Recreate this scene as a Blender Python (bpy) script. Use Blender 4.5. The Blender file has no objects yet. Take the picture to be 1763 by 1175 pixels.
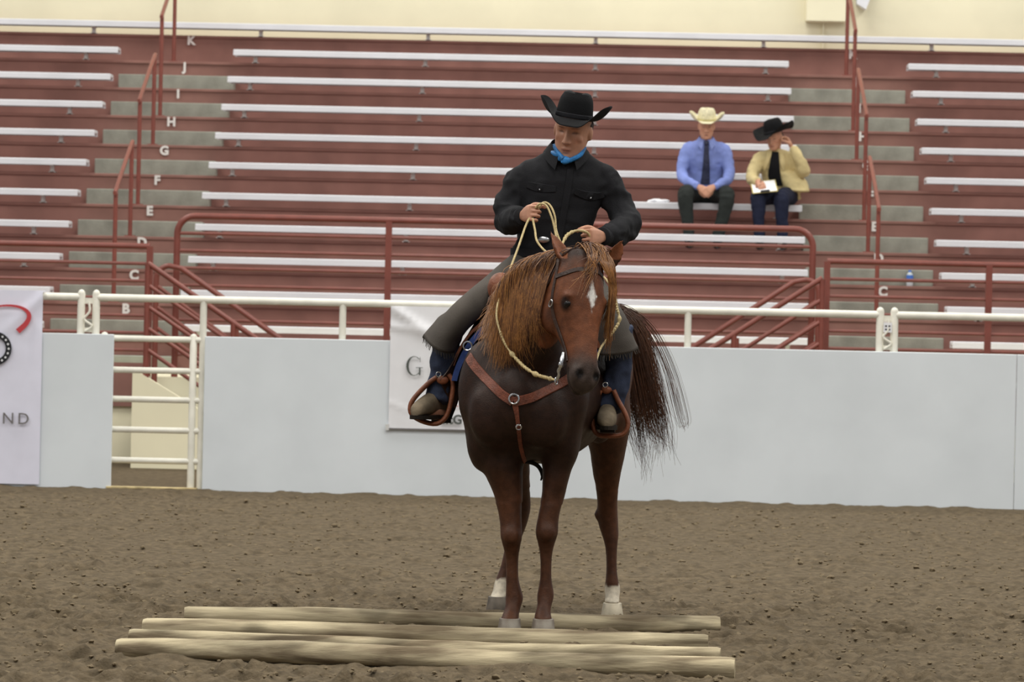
import bpy, bmesh, math, random
import numpy as np
from mathutils import Vector, Matrix
from mathutils.bvhtree import BVHTree
random.seed(7); RNG = np.random.default_rng(7)
SC = bpy.context.scene; COL = SC.collection

# ------------------------------------------------------------------ camera
cd = bpy.data.cameras.new('camera'); cam = bpy.data.objects.new('camera', cd); COL.objects.link(cam)
cd.sensor_width = 36; cd.lens = 6560/1763*36; cd.clip_end = 200
YAW, PITCH, ROLL = math.atan(112.1/6560), -math.atan(66/6560), 0.0222
cam.matrix_world = (Matrix.Translation((0, 0, 1.5)) @ Matrix.Rotation(YAW, 4, 'Z') @ Matrix.Rotation(math.pi/2+PITCH, 4, 'X')
                    @ Matrix.Rotation(ROLL, 4, 'Z'))
cd.dof.use_dof = True; cd.dof.focus_distance = 17.2; cd.dof.aperture_fstop = 7.5
SC.camera = cam
# ------------------------------------------------------------------ light
w = bpy.data.worlds.new('hall_light'); SC.world = w; w.use_nodes = True
w.node_tree.nodes['Background'].inputs[0].default_value = (0.93, 0.96, 1.0, 1)
w.node_tree.nodes['Background'].inputs[1].default_value = 0.38
def area(name, loc, size, power, col=(1, .97, .9), sy=None):
    l = bpy.data.lights.new(name, 'AREA'); l.shape = 'RECTANGLE'; l.size = size; l.size_y = sy or size
    l.energy = power; l.color = col
    o = bpy.data.objects.new(name, l); COL.objects.link(o); o.location = loc
    return o
for yy in (9, 18.5, 28, 37.5):
    for xx in (-9, 0, 9):
        area('hall_ceiling_lamp', (xx, yy, 10.5 if yy < 35 else 11.5), 5.0, 600, sy=5.0)
SC.view_settings.view_transform = 'Standard'; SC.view_settings.look = 'None'
SC.view_settings.exposure = -0.2; SC.view_settings.gamma = 1; SC.view_settings.use_curve_mapping = False

# ------------------------------------------------------------------ helpers
class MB:
    """collects shapes; build() links them as one mesh object"""
    def __init__(s): s.v = []; s.f = []
    def add(s, vs, fs):
        o = len(s.v); s.v += [tuple(map(float, p)) for p in vs]; s.f += [tuple(i+o for i in f) for f in fs]; return s
    def box(s, x0, x1, y0, y1, z0, z1):
        vs = [(x, y, z) for z in (z0, z1) for y in (y0, y1) for x in (x0, x1)]
        return s.add(vs, [(0,2,3,1),(4,5,7,6),(0,1,5,4),(2,6,7,3),(0,4,6,2),(1,3,7,5)])
    def cbox(s, x0, x1, y0, y1, z0, z1, c=.005):
        bm = bmesh.new()
        for x, sx in ((x0, 1), (x1, -1)):
            for y, sy in ((y0, 1), (y1, -1)):
                for z, sz in ((z0, 1), (z1, -1)):
                    for k in range(3):
                        bm.verts.new((x+(sx*c if k else 0), y+(sy*c if k != 1 else 0), z+(sz*c if k != 2 else 0)))
        bmesh.ops.convex_hull(bm, input=bm.verts); bm.verts.index_update()
        r = s.add([v.co for v in bm.verts], [[v.index for v in f.verts] for f in bm.faces]); bm.free(); return r
    def loft(s, rings, cap=True, closed=False):
        n = len(rings[0]); vs = [p for r in rings for p in r]; fs = []
        m = len(rings)
        for i in range(m if closed else m-1):
            a, b = i*n, ((i+1) % m)*n
            for j in range(n):
                k = (j+1) % n; fs.append((a+j, a+k, b+k, b+j))
        if cap and not closed: fs.append(tuple(range(n-1, -1, -1))); fs.append(tuple((m-1)*n+j for j in range(n)))
        return s.add(vs, fs)
    def tube(s, pts, r, n=10, cap=True, closed=False):
        pts = [Vector(p) for p in pts]; m = len(pts)
        rr = r if isinstance(r, (list, tuple, np.ndarray)) else [r]*m
        T = []
        for i in range(m):
            a = pts[(i-1) % m] if (closed or i > 0) else pts[0]
            b = pts[(i+1) % m] if (closed or i < m-1) else pts[-1]
            T.append((b-a).normalized())
        u = T[0].orthogonal().normalized(); rings = []
        for i in range(m):
            u = (u - T[i]*u.dot(T[i])).normalized(); v = T[i].cross(u)
            rings.append([pts[i]+(u*math.cos(t)+v*math.sin(t))*rr[i] for t in (2*math.pi*j/n for j in range(n))])
        return s.loft(rings, cap, closed)
    def ell(s, c, r, R=None, n=12, m=8):
        R = R or Matrix.Identity(3); c = Vector(c); rings = []
        for i in range(m+1):
            p = math.pi*(i+.06*(1 if i == 0 else -1 if i == m else 0))/m
            rings.append([c + R @ Vector((r[0]*math.sin(p)*math.cos(t), r[1]*math.sin(p)*math.sin(t), r[2]*math.cos(p)))
                          for t in (2*math.pi*j/n for j in range(n))])
        return s.loft(rings)
    def prism(s, poly, axis_o, U, V, W, d):
        """polygon (list of 2d) in plane (U,V) at axis_o, extruded along W by d (concave ok)"""
        O, U, V, W = Vector(axis_o), Vector(U), Vector(V), Vector(W)
        n = len(poly); a = [O+U*p[0]+V*p[1] for p in poly]; b = [p+W*d for p in a]
        return s.add(a+b, [tuple(range(n)), tuple(range(2*n-1, n-1, -1))]+[(i, i+n, (i+1) % n+n, (i+1) % n) for i in range(n)])
    def build(s, name, mat, parent=None, smooth=True, angle=40, col=None, recalc=True):
        v = np.array(s.v, float)
        return mesh_obj(name, v, s.f, mat, parent, smooth, angle, col, recalc)

def mesh_obj(name, v, f, mat, parent=None, smooth=True, angle=40, col=None, recalc=False):
    lo, hi = v.min(0), v.max(0)
    org = np.array([(lo[0]+hi[0])/2, (lo[1]+hi[1])/2, lo[2] if parent is None else (lo[2]+hi[2])/2])
    me = bpy.data.meshes.new(name); me.from_pydata((v-org).tolist(), [], [tuple(map(int, q)) for q in f]); me.update()
    if recalc:
        bm = bmesh.new(); bm.from_mesh(me); bmesh.ops.recalc_face_normals(bm, faces=bm.faces); bm.to_mesh(me); bm.free()
    if smooth:
        me.polygons.foreach_set('use_smooth', [True]*len(me.polygons))
        if angle < 180: me.set_sharp_from_angle(angle=math.radians(angle))
    if col is not None:
        a = me.color_attributes.new('tint', 'FLOAT_COLOR', 'POINT')
        c = np.ones((len(v), 4), np.float32); c[:, :3] = col; a.data.foreach_set('color', c.ravel())
    me.materials.append(mat)
    o = bpy.data.objects.new(name, me); COL.objects.link(o)
    if parent is not None:
        o.parent = parent; o.location = Vector(org) - wpos(parent)
    else: o.location = org
    return o
def wpos(o):
    p = Vector(o.location)
    while o.parent: o = o.parent; p += o.location
    return p
def tag(o, label, cat, group=None, kind=None):
    o['label'] = label; o['category'] = cat
    if group: o['group'] = group
    if kind: o['kind'] = kind
    return o
def struct(o, label=None):
    o['kind'] = 'structure'
    if label: o['label'] = label
    return o
def thing(name, label, cat, loc, group=None):
    o = bpy.data.objects.new(name, None); COL.objects.link(o); o.location = loc; o.empty_display_size = .1
    return tag(o, label, cat, group)
def share(name, src, loc, parent):
    """another object on the same mesh data, at a world position"""
    o = bpy.data.objects.new(name, src.data); COL.objects.link(o); o.parent = parent
    o.location = Vector(loc) - (wpos(parent) if parent else Vector()); return o
def lin(r, g, b):
    f = lambda c: ((c/255+.055)/1.055)**2.4 if c > 10 else c/255/12.92
    return (f(r), f(g), f(b), 1)
def mat(name, rgb, rough=.6, spec=.4, metal=0, var=.12, vs=6, bump=0, bs=40, rgb2=None, attr=False, stretch=None, sheen=0, lo=.35, hi=.65):
    m = bpy.data.materials.new(name); m.use_nodes = True; nt = m.node_tree; N = nt.nodes; L = nt.links
    b = N['Principled BSDF']; b.inputs['Roughness'].default_value = rough; b.inputs['Metallic'].default_value = metal
    b.inputs['Specular IOR Level'].default_value = spec
    if sheen: b.inputs['Sheen Weight'].default_value = sheen; b.inputs['Sheen Roughness'].default_value = .4
    tc = N.new('ShaderNodeTexCoord'); mp = N.new('ShaderNodeMapping'); L.new(tc.outputs['Object'], mp.inputs[0])
    if stretch: mp.inputs['Scale'].default_value = stretch
    nz = N.new('ShaderNodeTexNoise'); nz.inputs['Scale'].default_value = vs; nz.inputs['Detail'].default_value = 5
    L.new(mp.outputs[0], nz.inputs['Vector'])
    rp = N.new('ShaderNodeMapRange'); rp.inputs[1].default_value = lo; rp.inputs[2].default_value = hi; L.new(nz.outputs[0], rp.inputs[0])
    mx = N.new('ShaderNodeMix'); mx.data_type = 'RGBA'; L.new(rp.outputs[0], mx.inputs[0])
    c = lin(*rgb); c2 = lin(*rgb2) if rgb2 else tuple(x*(1-var*2.2) for x in c[:3])+(1,)
    mx.inputs[6].default_value = c2; mx.inputs[7].default_value = c
    src = mx.outputs[2]
    if attr:
        at = N.new('ShaderNodeAttribute'); at.attribute_name = 'tint'
        mu = N.new('ShaderNodeMix'); mu.data_type = 'RGBA'; mu.blend_type = 'MULTIPLY'; mu.inputs[0].default_value = 1
        L.new(mx.outputs[2], mu.inputs[6]); L.new(at.outputs['Color'], mu.inputs[7]); src = mu.outputs[2]
    L.new(src, b.inputs['Base Color'])
    if bump:
        n2 = N.new('ShaderNodeTexNoise'); n2.inputs['Scale'].default_value = bs; n2.inputs['Detail'].default_value = 6
        L.new(mp.outputs[0], n2.inputs['Vector'])
        bp = N.new('ShaderNodeBump'); bp.inputs['Strength'].default_value = bump; bp.inputs['Distance'].default_value = .01
        L.new(n2.outputs[0], bp.inputs['Height']); L.new(bp.outputs[0], b.inputs['Normal'])
    return m
def fuse(mb, voxel, it=4):
    """union of overlapping closed shapes as one continuous surface"""
    me = bpy.data.meshes.new('t'); me.from_pydata(mb.v, [], mb.f); me.update()
    bm = bmesh.new(); bm.from_mesh(me); bmesh.ops.recalc_face_normals(bm, faces=bm.faces); bm.to_mesh(me); bm.free()
    o = bpy.data.objects.new('t', me); COL.objects.link(o)
    r = o.modifiers.new('r', 'REMESH'); r.mode = 'VOXEL'; r.voxel_size = voxel
    if it: sm = o.modifiers.new('s', 'SMOOTH'); sm.factor = .5; sm.iterations = it
    e = o.evaluated_get(bpy.context.evaluated_depsgraph_get()); m2 = e.to_mesh()
    v = np.empty(len(m2.vertices)*3); m2.vertices.foreach_get('co', v); v = v.reshape(-1, 3)
    nn = np.empty(len(m2.vertices)*3); m2.vertices.foreach_get('normal', nn); nn = nn.reshape(-1, 3)
    f = [tuple(p.vertices) for p in m2.polygons]
    e.to_mesh_clear(); bpy.data.objects.remove(o); bpy.data.meshes.remove(me)
    return v, f, nn
def relax(v, f, wgt, it):
    e = np.array([(q[i], q[(i+1) % len(q)]) for q in f for i in range(len(q))]); a, b = e[:, 0], e[:, 1]; n = len(v)
    deg = np.maximum(np.bincount(a, minlength=n)+np.bincount(b, minlength=n), 1)
    for _ in range(it):
        m = np.stack([(np.bincount(a, v[b, k], n)+np.bincount(b, v[a, k], n))/deg for k in range(3)], 1)
        v = v+(m-v)*(wgt*.6)[:, None]
    return v
def vnormals(v, f):
    me = bpy.data.meshes.new('t'); me.from_pydata(v.tolist(), [], f); me.update()
    o = np.empty(len(v)*3); me.vertices.foreach_get('normal', o); bpy.data.meshes.remove(me); return o.reshape(-1, 3)
def noise3(p, scale, seed=0, octv=3):
    """value noise on points, about -1..1"""
    r = np.random.default_rng(seed); T = r.random((32, 32, 32))*2-1; out = np.zeros(len(p)); amp = 1; tot = 0
    q = np.asarray(p, float)*scale
    for _ in range(octv):
        i = np.floor(q).astype(int); t = q-i; t = t*t*(3-2*t); i &= 31; j = (i+1) & 31
        a = 0
        for dx in (0, 1):
            for dy in (0, 1):
                for dz in (0, 1):
                    wgt = (t[:, 0] if dx else 1-t[:, 0])*(t[:, 1] if dy else 1-t[:, 1])*(t[:, 2] if dz else 1-t[:, 2])
                    a = a+wgt*T[(j if dx else i)[:, 0], (j if dy else i)[:, 1], (j if dz else i)[:, 2]]
        out += amp*a; tot += amp; amp *= .5; q = q*2.03+7.3
    return out/tot*1.6
def ring(c, u, v, ru, rv, n=20, p=2.0):
    c, u, v = Vector(c), Vector(u), Vector(v); o = []
    for j in range(n):
        t = 2*math.pi*j/n; a, b = math.cos(t), math.sin(t)
        o.append(c+u*(ru*math.copysign(abs(a)**(2/p), a))+v*(rv*math.copysign(abs(b)**(2/p), b)))
    return o
def bez(pts, n):
    """smooth Catmull-Rom through points"""
    P = [Vector(p) for p in pts]; P = [P[0]*2-P[1]]+P+[P[-1]*2-P[-2]]; o = []
    segs = len(P)-3
    for k in range(n):
        t = k/(n-1)*segs; i = min(int(t), segs-1); t -= i; a, b, c, d = P[i:i+4]
        o.append(.5*((2*b)+(c-a)*t+(2*a-5*b+4*c-d)*t*t+(3*b-a-3*c+d)*t**3))
    return o
def lerp(tab, n):
    """densify rows of numbers with Catmull-Rom"""
    A = np.array(tab, float); A = np.vstack([2*A[0]-A[1], A, 2*A[-1]-A[-2]]); segs = len(A)-3; o = []
    for k in range(n):
        t = k/(n-1)*segs; i = min(int(t), segs-1); t -= i; a, b, c, d = A[i:i+4]
        o.append(.5*((2*b)+(c-a)*t+(2*a-5*b+4*c-d)*t*t+(3*b-a-3*c+d)*t**3))
    return np.array(o)
def text_mesh(txt, size, depth, bold=0.0, space=1.0):
    cu = bpy.data.curves.new('t', 'FONT'); cu.body = txt; cu.size = size; cu.extrude = depth; cu.offset = bold
    cu.align_x = 'CENTER'; cu.align_y = 'CENTER'; cu.space_character = space; cu.resolution_u = 3
    o = bpy.data.objects.new('t', cu); COL.objects.link(o)
    me = bpy.data.meshes.new_from_object(o.evaluated_get(bpy.context.evaluated_depsgraph_get()))
    v = np.array([tuple(q.co) for q in me.vertices]); f = [tuple(p.vertices) for p in me.polygons]
    bpy.data.objects.remove(o); return v, f
def wall_text(name, txt, size, pos, mt, parent, bold=0.0, depth=.002, space=1.0):
    v, f = text_mesh(txt, size, depth, bold, space)
    w = np.stack([v[:, 0]+pos[0], -v[:, 2]+pos[1], v[:, 1]+pos[2]], 1)
    return mesh_obj(name, w, f, mt, parent, smooth=False)

# ------------------------------------------------------------------ materials
M = dict(
 dirt=mat('dirt', (148, 132, 108), .95, .1, var=.2, vs=1.3, rgb2=(122, 107, 86), bump=.8, bs=60),
 clod=mat('clod', (122, 108, 86), .95, .1, var=.08, vs=9),
 cream=mat('cream_paint', (238, 231, 202), .7, .3, var=.04, vs=1.2),
 red=mat('red_paint', (148, 107, 98), .75, .25, var=.1, vs=2.5),
 redrail=mat('red_rail_paint', (130, 68, 57), .4, .5, var=.08, vs=8),
 alu=mat('bench_aluminium', (226, 227, 232), .45, .4, var=.03, vs=3),
 steel=mat('bracket_steel', (214, 214, 212), .5, .5, metal=0, var=.05),
 concrete=mat('concrete', (152, 154, 143), .9, .2, var=.13, vs=5, bump=.3, bs=60),
 letter=mat('letter_white', (225, 218, 214), .6, .3, var=.02),
 fence=mat('fence_cream_enamel', (240, 237, 224), .4, .5, var=.05, vs=9),
 panel=mat('kick_panel_white', (228, 234, 239), .6, .35, var=.03, vs=1.4, rgb2=(219, 225, 230)),
 wood=mat('weathered_pole', (208, 195, 165), .9, .15, vs=16, rgb2=(118, 105, 86), bump=.9, bs=30, stretch=(.10, 1, 1), lo=.36, hi=.6, attr=True),
 banner=mat('banner_vinyl', (240, 240, 244), .5, .4, var=.02),
 bannerb=mat('banner_cloth', (232, 232, 248), .6, .3, var=.02),
 ink=mat('ink_grey', (88, 92, 88), .7, .2, var=.05), inkn=mat('ink_dim', (122, 118, 118), .7, .2, var=.05),
 inkd=mat('ink_dark', (44, 44, 48), .7, .2, var=.05), inkr=mat('ink_red', (200, 74, 80), .7, .2, var=.05),
 inkb=mat('ink_rose', (196, 150, 150), .7, .2, var=.05),
)
# ------------------------------------------------------------------ ground
LOGS = [((-1.87, 15.66), (.667, 15.39), .045), ((-1.88, 16.2), (.63, 15.95), .037),
        ((-1.88, 16.72), (.60, 16.60), .040), ((-1.765, 17.36), (.685, 17.50), .043)]
def ground_height(X, Y):
    p = np.stack([X.ravel(), Y.ravel(), np.zeros(X.size)], 1)
    h = .012*noise3(p, .9, 1, 3)+.007*noise3(p, 5, 2, 3)+.007*noise3(p, 19, 3, 3)+.006*noise3(p, 43, 4, 2)+np.random.default_rng(8).normal(0, .0022, len(p))
    h = h.reshape(X.shape); r = np.random.default_rng(5)
    near = np.clip((22.5-Y)/4, .35, 1); h *= near
    for _ in range(1500):
        px, py = r.uniform(-5, 4.2), 14.5+14.3*r.random()**1.4
        a, b, d = r.uniform(.04, .10), r.uniform(.05, .13), r.uniform(.008, .028)*(1 if py < 21 else .6)
        i0, i1 = np.searchsorted(X[0], (px-.35, px+.35)); j0, j1 = np.searchsorted(Y[:, 0], (py-.4, py+.4))
        if i1 <= i0 or j1 <= j0: continue
        q = np.sqrt(((X[j0:j1, i0:i1]-px)/a)**2+((Y[j0:j1, i0:i1]-py)/b)**2)
        h[j0:j1, i0:i1] += d*(-np.exp(-q**4)+.75*np.exp(-((q-1.45)/.4)**2))
    # dirt drifted up against the poles
    for k, (a, b, rad) in enumerate(LOGS):
        ax, ay = a; bx, by = b; L = math.hypot(bx-ax, by-ay)
        t = ((X-ax)*(bx-ax)+(Y-ay)*(by-ay))/L; d = ((X-ax)*(by-ay)-(Y-ay)*(bx-ax))/L
        inside = np.clip(np.minimum(t, L-t)/.1+1, 0, 1)
        wob = .5+.5*np.sin(t*(5.1+k)+k*2+1.3*np.sin(t*2.3+k))
        near_log = inside*np.exp(-(d/.16)**4); h = h*(1-.75*near_log)
        front_d = np.where((d > 0) == ((by-ay)*0-(-1)*(bx-ax) > 0), 1.0, .5)
        h += inside*np.exp(-((np.abs(d)-.085)/.05)**2)*(.002+(.030 if k == 0 else .016)*wob**3)
        h = np.where((np.abs(d) < rad+.012) & (inside > .5), np.minimum(h, rad*.5), h)
    # hooves press flat
    for hx, hy in ((-.275, 17.1), (-.12, 17.06), (.2, 18.38), (-.36, 18.55)):
        q = np.exp(-(((X-hx)/.12)**2+((Y-hy)/.14)**2)**2); h = h*(1-q)
    return h
xs = np.concatenate([np.linspace(-30, -5.2, 14), np.arange(-5, 4.3, .017), np.linspace(4.5, 30, 14)])
ys = np.concatenate([np.linspace(-6, 14.2, 14), np.arange(14.5, 19, .019), np.arange(19, 29.4, .034), np.linspace(29.6, 50, 16)])
GX, GY = np.meshgrid(xs, ys)
GZ = ground_height(GX, GY)
edge = np.clip((np.minimum(GX+5, 4.25-GX))/.6, 0, 1)*np.clip((29.15-GY)/.3, 0, 1); GZ *= edge
GZ += .012*np.exp(-((GY-29.27)/.10)**2)*np.clip(.45+noise3(np.stack([GX.ravel(), GY.ravel()*0, 0*GX.ravel()], 1), 11, 77, 3).reshape(GX.shape), 0, 1.3)*((GX > -5) & (GX < 4.2))
nx, ny = len(xs), len(ys)
idx = np.arange(nx*ny).reshape(ny, nx)
gf = np.stack([idx[:-1, :-1], idx[:-1, 1:], idx[1:, 1:], idx[1:, :-1]], -1).reshape(-1, 4)
gv = np.stack([GX.ravel(), GY.ravel(), GZ.ravel()], 1)
gt = np.ones((len(gv), 3))*np.clip(.96+.16*noise3(gv*[1, .5, 0], 1.1, 9, 4), .6, 1.25)[:, None]
me = bpy.data.meshes.new('floor'); me.from_pydata(gv.tolist(), [], gf.tolist()); me.polygons.foreach_set('use_smooth', [True]*len(gf))
M['dirt_floor'] = mat('dirt_floor', (107, 94, 75), .95, .1, var=.2, vs=16, rgb2=(82, 72, 57), bump=1.0, bs=55)
me.materials.append(M['dirt_floor']); floor = bpy.data.objects.new('floor', me); COL.objects.link(floor)
struct(floor, 'loose brown arena dirt pocked with hoof prints')
def gz(x, y):
    return float(GZ[np.searchsorted(ys, y), np.searchsorted(xs, x)])
mb = MB(); r = random.Random(3)
ico = bmesh.new(); bmesh.ops.create_icosphere(ico, subdivisions=1, radius=1); ico.verts.index_update()
iv = [v.co.copy() for v in ico.verts]; iff = [[v.index for v in f.verts] for f in ico.faces]; ico.free()
for k in range(8000):
    x, y = r.uniform(-4.6, 3.8), 14.8+13.6*r.random()**1.7
    if any(abs(y-(a[1]+b[1])/2) < .16 and -2 < x < .8 for a, b, _ in LOGS): continue
    s = r.uniform(.004, .012)*(1.7 if r.random() < .12 else 1); z = gz(x, y)+s*.1
    mb.add([(x+p.x*s*r.uniform(.7, 1.5), y+p.y*s*r.uniform(.7, 1.4), z+p.z*s*r.uniform(.5, .9)) for p in iv], iff)
tag(mb.build('dirt_clods', M['clod'], recalc=False), 'small loose dirt clods strewn over the arena floor', 'dirt', kind='stuff')

# ------------------------------------------------------------------ walk-over poles
def pole(k, label):
    a, b, rad = LOGS[k]; r = random.Random(k+20); n = 150; rings = []
    A, B = Vector((a[0], a[1], rad*.92)), Vector((b[0], b[1], rad*.92)); D = (B-A).normalized(); S = Vector((D.y, -D.x, 0)); U = Vector((0, 0, 1))
    ph = [r.uniform(0, 6) for _ in range(6)]
    for i in range(n+1):
        t = i/n; c = A.lerp(B, t)+U*(.004*math.sin(t*7+ph[0]))+S*(.008*math.sin(t*5+ph[1]))
        rr = rad*(1+.05*math.sin(t*11+ph[2])+.03*math.sin(t*29+ph[3]))
        if i in (0, n): rr *= .9
        pts = []
        for j in range(18):
            th = 2*math.pi*j/18; q = rr*(1+.03*math.sin(3*th+ph[4]+t*3))
            # a drying crack along the front
            if k in (1, 2) and j in (9,): q *= .80+.1*math.sin(t*17+ph[5])
            pts.append(c+S*(-q*math.cos(th-.35))*-1+U*(q*math.sin(th-.35)))
        rings.append(pts)
    m = MB().loft(rings); v = np.array(m.v); tn = np.clip(.98+.30*noise3(v*[2.2, 9, 9], 1, 40+k, 4), .5, 1.2)*(1-.4*np.clip((noise3(v*[4, 10, 10], 1, 50+k, 2)-.35)/.3, 0, 1))
    v[:, 1:] += (noise3(v*[6, 30, 30], 1, 60+k, 2)*.0025)[:, None]
    o = mesh_obj('ground_pole', v, m.f, M['wood'], angle=50, col=np.stack([tn, tn*.985, tn*.95], 1), recalc=True)
    return tag(o, label, 'pole', 'wooden ground poles')
pole(0, 'long peeled wooden pole lying nearest the camera')
pole(1, 'cracked wooden ground pole, second from the camera')
pole(2, 'thin split wooden ground pole, third from the camera, just before the front hooves')
pole(3, 'pale wooden ground pole farthest from the camera, behind the front hooves')

# ------------------------------------------------------------------ bleachers
ROWS = range(-1, 10)
nose = lambda i: 36.12+.61*i
trz = lambda i: 1.42+.325*i
XL, XR = -9.5, 8.5
stand = thing('bleacher_stand', 'stepped dark red bleacher stand rising behind the arena fence', 'bleachers', (-.5, 36, .77))
for i in ROWS:
    y, z = nose(i), trz(i); last = i == 9
    MB().box(XL, XR, y+.02, y+.06, z-.325+.0, z-.03).build('riser', M['red'], stand, smooth=False)
    MB().cbox(XL, XR, y, y+(.64 if not last else .40), z-.03, z, .004).build('tread', M['red'], stand, smooth=False)
AISLES = ((-4.97, -3.74), (2.21, 3.44))
st0 = {}
for i in range(-1, 9):                                   # concrete half steps in the aisles
    for a, (x0, x1) in enumerate(AISLES):
        y, z = nose(i+0)+.02, trz(i)-.325
        m = MB().cbox(x0, x1, y-.30, y-.0, z, z+.160, .006); m.build('half_step', M['concrete'], stand, smooth=False)
for i, ch in zip(range(0, 10), 'BCDEFGHIJK'):
    for xx in (-4.29, 2.93):
        wall_text('row_letter', ch, .125, (xx, nose(i)-.012, trz(i)-.062 if i < 9 else trz(i)-.062), M['letter'], stand, bold=.006, depth=.004)
ORD = {9: 'topmost', 8: 'second from the top', 7: 'third from the top', 6: 'fourth from the top', 5: 'fifth from the top', 4: 'sixth from the top',
       3: 'seventh from the top', 2: 'eighth from the top', 1: 'ninth from the top', 0: 'tenth from the top', -1: 'lowest'}
def bench(i, x0, x1, where):
    yf, z = nose(i)-.12, trz(i)+.135
    t = thing('bleacher_bench', f'white bench plank {where}, {ORD[i]}', 'bench', ((x0+x1)/2, yf, trz(i)), 'white bleacher benches')
    s = MB().cbox(x0, x1, yf, yf+.26, z-.035, z, .006); s.box(x0, x1, yf, yf+.008, z-.062, z-.03); s.box(x0, x1, yf+.252, yf+.26, z-.062, z-.03)
    s.build('seat_plank', M['alu'], t, smooth=False)
    x = -1.7
    while x > x0+.2: x -= 1.83
    src = None
    while x < x1-.1:
        if x > x0+.1:
            if src is None:
                b = MB().box(x-.02, x+.02, yf+.12, yf+.16, trz(i), z-.06).box(x-.02, x+.02, yf+.03, yf+.23, z-.07, z-.035).box(x-.035, x+.035, yf+.12, yf+.2, trz(i), trz(i)+.008)
                src = b.build('bracket', M['steel'], t, smooth=False); off = wpos(src)-Vector((x, 0, 0))
            else: share('bracket', src, off+Vector((x, 0, 0)), t)
        x += 1.83
for i in ROWS:
    if i == 9: bench(9, -9.3, 8.3, 'unbroken along the cream wall')
    else:
        bench(i, -9.3, -5.0, 'in the left-hand bleacher block')
        bench(i, -3.76, 2.2, 'in the middle bleacher block')
        bench(i, 3.48, 8.3, 'in the right-hand bleacher block')
wb = MB().box(XL, XR, 42.02, 42.2, 0, 8).build('wall_back', M['cream'], smooth=False); struct(wb, 'cream painted wall above the bleachers')
b = MB().cbox(2.43, 2.87, 41.86, 42.02, 4.66, 5.5, .01); b.box(2.62, 2.64, 41.98, 42.02, 4.35, 4.66)
tag(b.build('wall_cabinet', M['cream'], smooth=False), 'cream metal cabinet box mounted on the cream wall', 'cabinet')
b = MB().prism([(0, 0), (.10, -.06), (.16, .10), (.16, .4), (0, .4)], (2.98, 41.8, 4.86), (1, 0, 0), (0, 0, 1), (0, 1, 0), .22)
tag(b.build('wall_fitting', M['alu'], smooth=False), 'small white fitting on the cream wall beside the cabinet', 'fitting')
bx, by, bz0 = 3.21, nose(2)-.335, trz(1)
t = thing('water_bottle', 'small clear bottle with blue label standing in the right-hand aisle', 'bottle', (bx, by, bz0))
M['plastic'] = mat('clear_plastic', (190, 200, 206), .25, .5, var=.03); M['blue_lab'] = mat('blue_label', (70, 120, 205), .5, .4, var=.05)
def lathe(prof, c, n=16):
    return [[(c[0]+r*math.cos(2*math.pi*j/n), c[1]+r*math.sin(2*math.pi*j/n), c[2]+z) for j in range(n)] for r, z in prof]
MB().loft(lathe([(.029, 0), (.032, .008), (.032, .05), (.030, .055), (.032, .10), (.029, .118), (.013, .135), (.013, .142)], (bx, by, bz0))).build('bottle_body', M['plastic'], t)
MB().loft(lathe([(.0335, .05), (.0335, .108)], (bx, by, bz0)), cap=False).build('paper_label', M['blue_lab'], t)
MB().loft(lathe([(.015, .138), (.015, .154), (.013, .156)], (bx, by, bz0))).build('cap', M['blue_lab'], t)
# crumpled white bag on bench
bm_v = MB().ell((.78, 37.98, 2.546), (.11, .06, .02), n=18, m=10); v = np.array(bm_v.v); v += (noise3(v, 22, 4, 2)*.010)[:, None]; v[:, 2] = np.maximum(v[:, 2], 2.531)
tag(mesh_obj('crumpled_bag', v, bm_v.f, M['banner']), 'crumpled white bag on the bench beside the man in blue', 'bag')

# aisle handrails
def handrail(x, i, label):
    y0, z0, y1, z1 = nose(i)+.08, trz(i), nose(i+2)+.08, trz(i+2)
    t = thing('aisle_handrail', label, 'handrail', (x, y0, z0), 'red aisle handrails')
    path = bez([(x, y0, z0+.98), (x, y0+.005, z0+1.04), (x, y0+.04, z0+1.085), (x, y1-.04, z1+.905), (x, y1-.005, z1+.88), (x, y1, z1+.82)], 30)
    MB().tube(path, .021, 10).build('top_rail', M['redrail'], t)
    MB().tube([(x, y0, z0), (x, y0, z0+.99)], .021, 10).build('post', M['redrail'], t)
    MB().tube([(x, y1, z1), (x, y1, z1+.83)], .021, 10).build('post', M['redrail'], t)
    for yy, zz in ((y0, z0), (y1, z1)): MB().box(x-.05, x+.05, yy-.05, yy+.05, zz, zz+.01).build('foot_plate', M['redrail'], t, smooth=False)
for x, w_ in ((-4.42, 'left'), (2.83, 'right')):
    for i, n_ in ((0, 'lowest'), (3, 'middle'), (6, 'highest')):
        handrail(x, i, f'{n_} sloping red handrail in the {w_}-hand bleacher aisle')

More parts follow.
